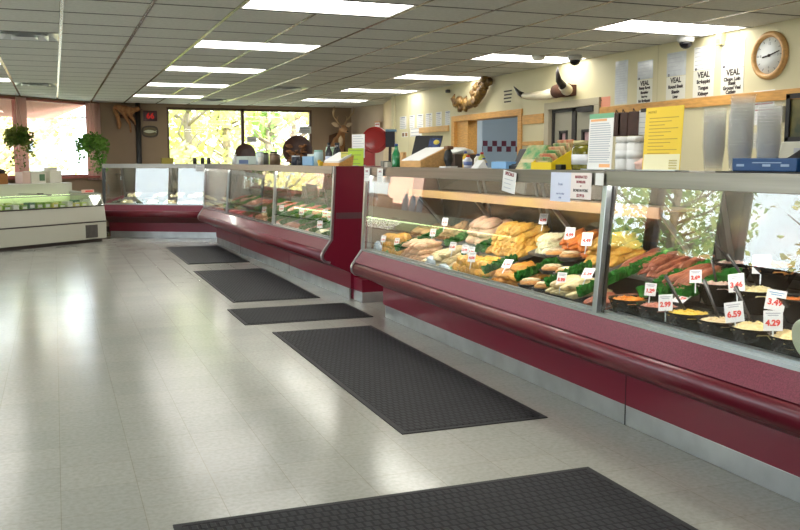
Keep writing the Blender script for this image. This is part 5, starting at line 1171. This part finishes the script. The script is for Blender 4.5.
# dark round trays with card holders
def round_tray(u, v, r, label, cardlabel, figure):
    t = thing('round_tray', label, 'tray', PB(v, u, TZ), BRZ + 1.15)
    MB().lathe([(.001, -.03), (r * .72, -.03), (r, .012), (r, .022), (r * .96, .02), (r * .7, -.018), (r * .3, -.014), (.001, -.014)], (0, 0, r * .97), n=36, mx=Matrix.Rotation(R(-86), 3, 'Y')).build('tray_dish', mat('tray_brown', (58, 34, 26), .45, 0, col2=(80, 48, 32), vscale=14), t)
    m_ = MB(); m_.box(-.05, .07, -r * .5, r * .5, 0, .012); m_.tube([(.02, 0, 0), (.045, 0, r * .9)], .012, 8); m_.build('tray_easel', mat('easel_dark', (50, 34, 28), .5), t)
    if figure:
        m_ = MB(); rr = random.Random(2)
        for k in range(26): m_.blob((-.05 + rr.uniform(-.01, .01), rr.uniform(-.11, .11), .04 + rr.random() * .2 * (1 if rr.random() < .6 else .6)), .014, rr.uniform(.02, .045), rr.uniform(.01, .02), .5, 3, k, 2)
        m_.build('dried_arrangement', mat('dried_gold', (150, 96, 46), .6, 0, col2=(96, 62, 34), vscale=20), t)
    else:
        m_ = MB(); rr = random.Random(2)
        for k in range(9): m_.blob((-.06, rr.uniform(.0, .12), .02 + rr.random() * .04), .018, .024, .018, .5, 3, k, 2)
        m_.build('red_trim', mat('trim_red', (120, 40, 36), .6), t)
    c = thing('card_holder', cardlabel, 'card holder', PB(v + .12, u + .08, TZ), BRZ + 1.15)
    MB().tube([(0, 0, 0), (0, 0, r * 2 + .02)], .004, 6).build('stem', alu(), c); MB().box(-.03, .03, -.03, .03, 0, .006).build('foot', alu(), c)
    cd = MB().box(-.002, .002, -.075, .075, r * 2 + .02, r * 2 + .105).build('card', mat('card_grey', (190, 188, 176), .6), c)
    b_ = MB()
    for q in range(3): b_.box(-.003, -.002, -.055, .055, r * 2 + .035 + q * .022, r * 2 + .045 + q * .022)
    b_.build('card_lines', mat('grey_ink', (110, 112, 120), .7), cd)
round_tray(5.1, .16, .155, 'dark brown round tray standing upright before the window divider', 'little card on a stem above the smaller dark round tray', False)
round_tray(2.25, .14, .18, 'larger dark round tray with a dried golden arrangement before the window', 'little card on a stem above the larger dark round tray', True)
# blue and white packs, bottles
o = boxB('blue_label_box', 'white tub box with a dark blue label between the two dark round trays', 'box', .0, 4.35, .75, .12, .115, mat('box_palegreen', (190, 204, 196), .5)); MB().box(-.062, -.06, -.36, .22, .01, .065).build('blue_label', mat('label_navy', (50, 86, 140), .5), o)
t = thing('white_bottle', 'small white bottle before the smaller dark round tray', 'bottle', PB(-.02, 5.0, TZ)); MB().lathe([(.001, 0), (.045, 0), (.045, .09), (.02, .12)], n=16).build('bottle_body', mat('cap_white', (226, 226, 226), .4), t); MB().lathe([(.001, .15), (.02, .15), (.02, .118), (.001, .118)], n=12).build('cap', mat('cap_white', (226, 226, 226), .4), t)
def canister(u, v, r, h, c, capc, label, nm='canister'):
    t = thing(nm, label, 'bottle', PB(v, u, TZ)); MB().lathe([(.001, 0), (r, 0), (r, h * .86), (r * .9, h * .88)], n=20).build('canister_body', mat('can_%d_%d_%d' % c, c, .35), t)
    MB().lathe([(.001, h), (r * .9, h), (r * .95, h * .87), (.001, h * .86)], n=20).build('canister_lid', mat('can_%d_%d_%d' % capc, capc, .4), t)
canister(3.5, -.02, .05, .175, (196, 206, 206), (186, 196, 200), 'tall pale canister in the middle of the meat case top')
canister(3.72, .1, .06, .16, (90, 92, 86), (24, 24, 24), 'dark jar with black lid left of the tall pale canister'); canister(3.3, .12, .05, .17, (170, 150, 120), (24, 24, 24), 'brown jar with black lid right of the tall pale canister'); canister(3.1, .08, .07, .14, (112, 90, 66), (90, 70, 52), 'squat brown tub beside the brown jar')
canister(3.36, -.05, .03, .10, (222, 222, 214), (222, 222, 214), 'little white tube in front of the brown jar')
canister(1.75, -.03, .05, .11, (30, 36, 52), (206, 206, 206), 'dark blue jar with a white lid before the larger dark round tray'); canister(1.62, -.02, .035, .06, (40, 40, 44), (30, 30, 32), 'small black tub at the foot of the larger round tray')
o = boxB('light_blue_box', 'light blue box at the window corner end of the meat case', 'box', .02, 1.27, .38, .12, .10, mat('box_lightblue', (120, 168, 206), .45)); MB().box(-.0, .06, -.19, .19, .1, .125).build('white_rim', mat('rim_white', (206, 210, 196), .5), o)
canister(.92, -.02, .05, .165, (176, 200, 204), (150, 190, 180), 'pale blue canister beside the dark bottles'); canister(.98, .14, .06, .20, (166, 196, 160), (190, 210, 190), 'pale green canister behind the pale blue one')
for k, (u, v, lab) in enumerate(((.72, .03, 'dark sauce bottle with a pale label by the brochure rack'), (.68, .12, 'dark sauce bottle standing behind the labelled one'), (.80, .14, 'dark sauce bottle next to the pale green canister'))):
    t = thing('sauce_bottle', lab, 'bottle', PB(v, u, TZ)); MB().lathe([(.001, 0), (.034, 0), (.036, .02), (.035, .14), (.014, .19), (.013, .225)], n=18).build('bottle_body', mat('sauce_dark', (34, 34, 40), .15, coat=.5), t); MB().lathe([(.001, .24), (.016, .24), (.016, .22), (.001, .22)], n=12).build('cap', black(), t)
    if k == 0: MB().lathe([(.0365, .04), (.0365, .10)], n=18).build('bottle_label', mat('label_pale', (186, 196, 220), .5), t)
o = boxB('yellow_clip', 'bright yellow clip at the foot of the brochure rack', 'clip', -.1, .60, .06, .04, .045, mat('clip_yellow', (226, 190, 40), .5)); MB().box(-.03, .0, -.01, .01, .03, .06).build('clip_arm', mat('clip_yellow', (226, 190, 40), .5), o)
# leaflets at the end of the meat case, on the case B near corner
for k, (v, u, w, h, c, lab, yw) in enumerate(((-.02, -.0 + .03, .10, .15, (196, 226, 70), 'lime green leaflet standing at the end of the meat case', .9), (-.1, .10, .06, .12, (232, 222, 120), 'pale yellow folded leaflet beside the lime green one', 1.1))):
    o = sheet('leaflet', lab, 'leaflet', w * 1.6, h * 1.15, PB(v + .1, u, TZ + h * .58), (PI / 2 - .08, 0, BRZ - PI / 2 + yw), mat('leaflet_%d' % k, c, .6), (), textbars(w * 1.6, h, 4, .006, mat('leaf_print', (150, 170, 90), .6), .3))
    MB().box(-.03, .03, -h * .58, -h * .58 + .004, -.06, .02).build('leaflet_foot', mat('acrylic', (206, 212, 214), .15), o)
# red domed slicer behind the gap
t = thing('red_slicer', 'machine with a big round red disc behind the gap of the two cases', 'slicer', (3.95, 11.2, 0), 1.15)
red = mat('slicer_red', (170, 26, 22), .35, coat=.4)
MB().box(-.25, .25, -.3, .3, .0, 1.15).build('stand_cabinet', mat('stand_grey', (150, 146, 138), .5), t, .01)
MB().lathe([(.001, .022), (.14, .018), (.145, .010), (.168, .006), (.175, -.004), (.165, -.03), (.001, -.03)], (-.02, .02, 1.635), n=40, smooth=False, mx=Matrix.Rotation(R(-80), 3, 'Y')).build('disc_guard', red, t)
m_ = MB(); m_.box(-.12, .12, -.05, .22, 1.15, 1.20); m_.prism([(-.06, 1.2), (.06, 1.2), (.04, 1.52), (-.02, 1.52)], .02, .2); m_.build('slicer_base', red, t, .01)
m_ = MB(); m_.tube([(.0, -.17, 1.15), (.0, -.18, 1.72)], .02, 10); m_.box(-.05, .05, -.24, -.12, 1.54, 1.74); m_.build('carriage_post', mat('post_dark', (50, 48, 56), .4), t)
MB().box(-.06, .06, -.26, -.12, 1.74, 1.77).build('carriage_top', mat('post_blue', (110, 150, 180), .4), t, .004)
t = thing('back_counter', 'low work counter under the oak rail behind the cases', 'counter', (5.2, 7.0, 0))
MB().box(-.28, .29, -4.5, 1.25, .88, .92).build('worktop', mat('worktop_grey', (176, 174, 164), .4), t, .004); MB().box(-.26, .29, -4.5, 1.25, 0, .88).build('cupboards', mat('cupboard_cream', (196, 190, 166), .5), t)
t = thing('strip_curtain', 'milky plastic strip curtain seen through the kitchen pass-through', 'curtain', (6.12, 12.9, 0))
for k in range(4): MB().box(-.19 + .095 * k, -.19 + .095 * k + .1, -.002 + .006 * (k % 2), .002 + .006 * (k % 2), .1, 2.1).build('plastic_strip', mat('strip_milky', (204, 212, 216), .2, var=.05, vscale=5), t)
MB().box(-.22, .22, -.02, .02, 2.1, 2.15).build('curtain_rail', alu(), t)
# table and goods behind the small case
for k, (x, w, h, c, lab) in enumerate(((2.68, .42, .17, (150, 128, 104), 'tan carton on the far ledge under the big window'), (3.22, .24, .16, (96, 80, 66), 'dark brown carton on the far ledge next to the tan one'))):
    o = MB().box(-w / 2, w / 2, -.1, .1, 0, h).build('carton', mat('carton_%d' % k, c, .6), None, .004, (x, 17.98, 1.12)); tag(o, lab, 'box')
    MB().box(-w * .4, w * .4, -.102, -.1, h * .3, h * .6).build('carton_print', mat('cprint_%d' % k, tuple(int(q * .7) for q in c), .6), o)
t = thing('far_ledge', 'long ledge under the far window carrying cartons', 'shelf', (2.7, 18.05, 0)); MB().box(-1.6, 2.6, -.22, .2, 1.09, 1.12).build('ledge_board', mat('ledge_wood', (120, 96, 70), .5), t)
m_ = MB(); 
for x in (-1.5, .5, 2.5): m_.box(x - .02, x + .02, -.2, .18, 0, 1.09)
m_.build('ledge_support', mat('ledge_wood', (120, 96, 70), .5), t)
for nm, lab, x, w, h, c in (('cash_register', 'cream register-like machine on the far ledge beside the hanging plant', 1.28, .24, .16, (186, 166, 134)), ('stacked_pack', 'pink and white stacked packs on the far ledge under the fish plaque', 1.85, .26, .19, (220, 190, 180)), ('yellow_file', 'mustard yellow file leaning at the window edge', 2.06, .22, .30, (176, 160, 70)), ('pale_blue_pack', 'pale blue pack on the far ledge beside the black pipe', 1.64, .14, .08, (170, 186, 204))):
    o = MB().prism([(-w / 2, 0), (w / 2, 0), (w * .42, h), (-w * .3, h)] if nm == 'cash_register' else [(-w / 2, 0), (w / 2, 0), (w / 2, h), (-w / 2, h)], -.08, .08).build(nm, mat('m_' + nm, c, .6), None, .004, (x, 17.96 if nm != 'yellow_file' else 18.1, 1.12)); tag(o, lab, {'cash_register': 'machine', 'stacked_pack': 'packs', 'yellow_file': 'file', 'pale_blue_pack': 'packet'}[nm])
    MB().box(-w * .3, w * .3, -.083, -.08, h * .45, h * .62).build('front_strip', mat('strip_' + nm, tuple(int(q * .75) for q in c), .6), o)
for k, (u, v) in enumerate(((.25, .1), (.38, .14), (.5, .08))):
    t = thing('dark_bottle', 'small dark jar on the small maroon case, %s from the chrome corner' % ('first', 'second', 'third')[k], 'jar', PC(v, u, TZ)); MB().lathe([(.001, 0), (.035, 0), (.035, .08), (.028, .09)], n=14).build('jar_body', mat('jar_dark', (54, 46, 40), .3), t); MB().lathe([(.001, .11), (.028, .11), (.028, .088), (.001, .088)], n=12).build('jar_lid', black(), t)
fascia_sign(PC, CRZ, .30, .16, .12, 'small white notice on the small maroon case near the chrome corner', [], textbars(.14, .1, 3, .012, faint()))

# ------------------------------------------------------------------ outdoors
struct(MB().box(-40, 40, -30, 60, -.25, -.2).build('ground', mat('outside_ground', (176, 172, 150), .9, var=.15, vscale=.4)))
fol = {}
def tree(loc, label, h, r, m, seed, leaves=2600, group='trees outside the windows', ls=.22):
    t = thing('outdoor_tree', label, 'tree', loc, 0, group); rr = random.Random(seed)
    b = MB(); b.tube([(0, 0, 0), (.05, .0, h * .3), (-.03, .05, h * .6), (0, 0, h * .9)], [.16, .12, .08, .03], 8); b.build('trunk', mat('bark', (150, 134, 116), .9, bump=.5), t)
    br = MB()
    for k in range(22):
        a = rr.uniform(0, 2 * PI); z = h * rr.uniform(.16, .75); L = r * rr.uniform(.6, 1.0)
        br.tube([(0, 0, z), (L * .5 * math.cos(a), L * .5 * math.sin(a), z + L * .25), (L * math.cos(a + .3), L * math.sin(a + .3), z + L * .6)], [.045, .03, .01], 5)
    br.build('branches', mat('bark', (150, 134, 116), .9, bump=.5), t)
    f = MB()
    cl = [(rr.uniform(0, 2 * PI), r * math.sqrt(rr.random()), h * rr.uniform(.14, 1.0)) for _ in range(46)]
    for k in range(leaves):
        a, q, z = cl[rr.randrange(len(cl))]; p = Vector((q * math.cos(a) + rr.gauss(0, r * .15), q * math.sin(a) + rr.gauss(0, r * .15), max(.2, z + rr.gauss(0, r * .12)))); leafquad(f, p, rr.uniform(.6, 1.2) * ls, rr, .1)
    f.build('foliage', m, t)
ly = leaf_mat('tree_yellowgreen', (214, 222, 140), (234, 234, 164), .55); lg = leaf_mat('tree_green', (150, 184, 110), (186, 206, 130), .55); lp = leaf_mat('tree_pink', (214, 160, 130), (226, 186, 150), .55); lo = leaf_mat('tree_gold', (228, 210, 134), (238, 226, 166), .55)
tree((3.2, 23.5, -.2), 'yellow-green tree filling the left pane of the far window', 5.0, 1.7, ly, 1, 3000)
tree((4.6, 26.0, -.2), 'second yellow-green tree farther out behind the far window', 5.5, 1.9, ly, 2, 2600)
tree((5.2, 23.0, -.2), 'slim green tree just right of the far window divider', 3.4, .55, lg, 3, 260)
tree((7.4, 29.0, -.2), 'pinkish blossoming tree through the right pane of the far window', 4.6, 1.7, lp, 4, 700)
tree((7.1, 23.4, -.2), 'golden-leaved tree at the right edge of the far window', 4.0, 1.0, lo, 5, 1000)
tree((-1.6, 25.0, -.2), 'low golden bush-like tree outside the bright corner windows', 3.2, 1.9, lo, 6, 1100)
tree((-7.5, 20.5, -.2), 'pale green tree beyond the corner windows', 5.5, 2.2, lg, 7, 1600)
tree((-10.5, 19.0, -.2), 'pale green tree outside the side windows, mirrored in the case glass', 5.0, 2.0, lg, 8, 800)
tree((-13.0, 22.0, -.2), 'yellow-green tree outside the side windows, mirrored in the case glass', 5.5, 2.2, ly, 9, 1600)
tree((-13.0, 15.0, -.2), 'far golden tree outside the side windows', 5.0, 2.4, lo, 10, 600)
bld = thing('brick_building', 'pale salmon brick building across the lot outside the corner windows', 'building', (-4.5, 37.0, -.2), R(40))
MB().box(-6, 6, 0, 5, 0, 3.8).build('walls', mat('salmon_brick', (222, 168, 144), .9, var=.06, vscale=1.5), bld); MB().box(-6.2, 6.2, -.2, 5.2, 3.8, 4.1).build('roof_edge', mat('roof_cream', (226, 210, 186), .8), bld)
for k in range(4): MB().box(-5 + 3 * k, -3.6 + 3 * k, -.03, 0, 1.0, 2.4).build('window', mat('far_window', (150, 156, 160), .2), bld)
aw = thing('salmon_awning', 'salmon awning stretched outside above the corner windows', 'awning', (dloc[0], dloc[1], 0), DIA)
MB().add([(.3, .2, 2.52), (LD + .1, .2, 2.52), (LD + .1, 1.3, 2.20), (.3, 1.3, 2.20), (.3, .2, 2.50), (LD + .1, .2, 2.50), (LD + .1, 1.3, 2.18), (.3, 1.3, 2.18)], [(0, 1, 2, 3), (7, 6, 5, 4), (0, 4, 5, 1), (3, 2, 6, 7), (0, 3, 7, 4), (1, 5, 6, 2)]).build('awning_cloth', leaf_mat('awning_salmon', (238, 196, 178), (242, 204, 188), .55), aw)
fr2 = MB(); 
for x in (.4, 2.4, 4.4, LD): fr2.tube([(x, .18, 2.2), (x, 1.28, 2.17)], .015, 6)
fr2.build('awning_frame', alu(), aw)

# ------------------------------------------------------------------ light and camera
w = bpy.data.worlds.new('sky'); S.world = w; w.use_nodes = True
nt = w.node_tree; bg = nt.nodes['Background']; bg.inputs['Strength'].default_value = 7.0
tc = nt.nodes.new('ShaderNodeTexCoord'); sx = nt.nodes.new('ShaderNodeSeparateXYZ'); rp = nt.nodes.new('ShaderNodeValToRGB')
rp.color_ramp.elements[0].position = .0; rp.color_ramp.elements[0].color = (.88, .94, 1.0, 1); rp.color_ramp.elements[1].position = .6; rp.color_ramp.elements[1].color = (.62, .78, 1.0, 1)
nt.links.new(tc.outputs['Generated'], sx.inputs[0]); nt.links.new(sx.outputs['Z'], rp.inputs[0]); nt.links.new(rp.outputs[0], bg.inputs['Color'])
sun = bpy.data.lights.new('sun', 'SUN'); sun.energy = 13.0; sun.angle = R(2); sun.color = (1, .96, .88); so = bpy.data.objects.new('sun', sun); COL.objects.link(so); so.rotation_euler = (R(42), 0, R(38))
kl = thing('kitchen_ceiling_light', 'kitchen ceiling panel seen only as light beyond the pass-through', 'ceiling light', (6.4, 11.4, CE - .01))
MB().box(-.3, .3, -.6, .6, -.03, 0).build('diffuser', emit_mat('kitchen_diffuser', (240, 248, 255), 11.0), kl)

# lettering becomes plain meshes
bpy.context.view_layer.update()
dg = bpy.context.evaluated_depsgraph_get()
for o in TEXTS:
    me = bpy.data.meshes.new_from_object(o.evaluated_get(dg)); nm = o.name.split('.')[0]; m_ = o.data.materials[0]
    n = bpy.data.objects.new(nm, me); COL.objects.link(n); n.parent = o.parent; n.location = o.location; n.rotation_euler = o.rotation_euler; n.scale = o.scale
    if not me.materials: me.materials.append(m_)
for o in TEXTS: bpy.data.objects.remove(o)

F_PX = 900.0
cam = bpy.data.cameras.new('camera'); co = bpy.data.objects.new('camera', cam); COL.objects.link(co); S.camera = co
cam.sensor_width = 36; cam.lens = 36 * F_PX / 800; cam.clip_start = .05; cam.clip_end = 200
P_ = math.atan(104 / F_PX); TH = math.atan(346 * math.cos(P_) / F_PX)
fh = Vector((math.sin(TH), math.cos(TH), 0)); rt = Vector((math.cos(TH), -math.sin(TH), 0)); z = Vector((0, 0, 1))
fw = fh * math.cos(P_) - z * math.sin(P_); up = z * math.cos(P_) + fh * math.sin(P_)
M = Matrix((rt, up, -fw)).transposed().to_4x4(); M.translation = (0, 0, 1.36); co.matrix_world = M
S.view_settings.view_transform = 'Standard'; S.view_settings.look = 'None'; S.view_settings.exposure = 0.0; S.view_settings.gamma = 1.0; S.view_settings.use_curve_mapping = False
S.cycles.use_denoising = True; S.cycles.max_bounces = 8; S.cycles.diffuse_bounces = 4; S.cycles.glossy_bounces = 4; S.cycles.transparent_max_bounces = 96
S.cycles.sample_clamp_indirect = 6.0
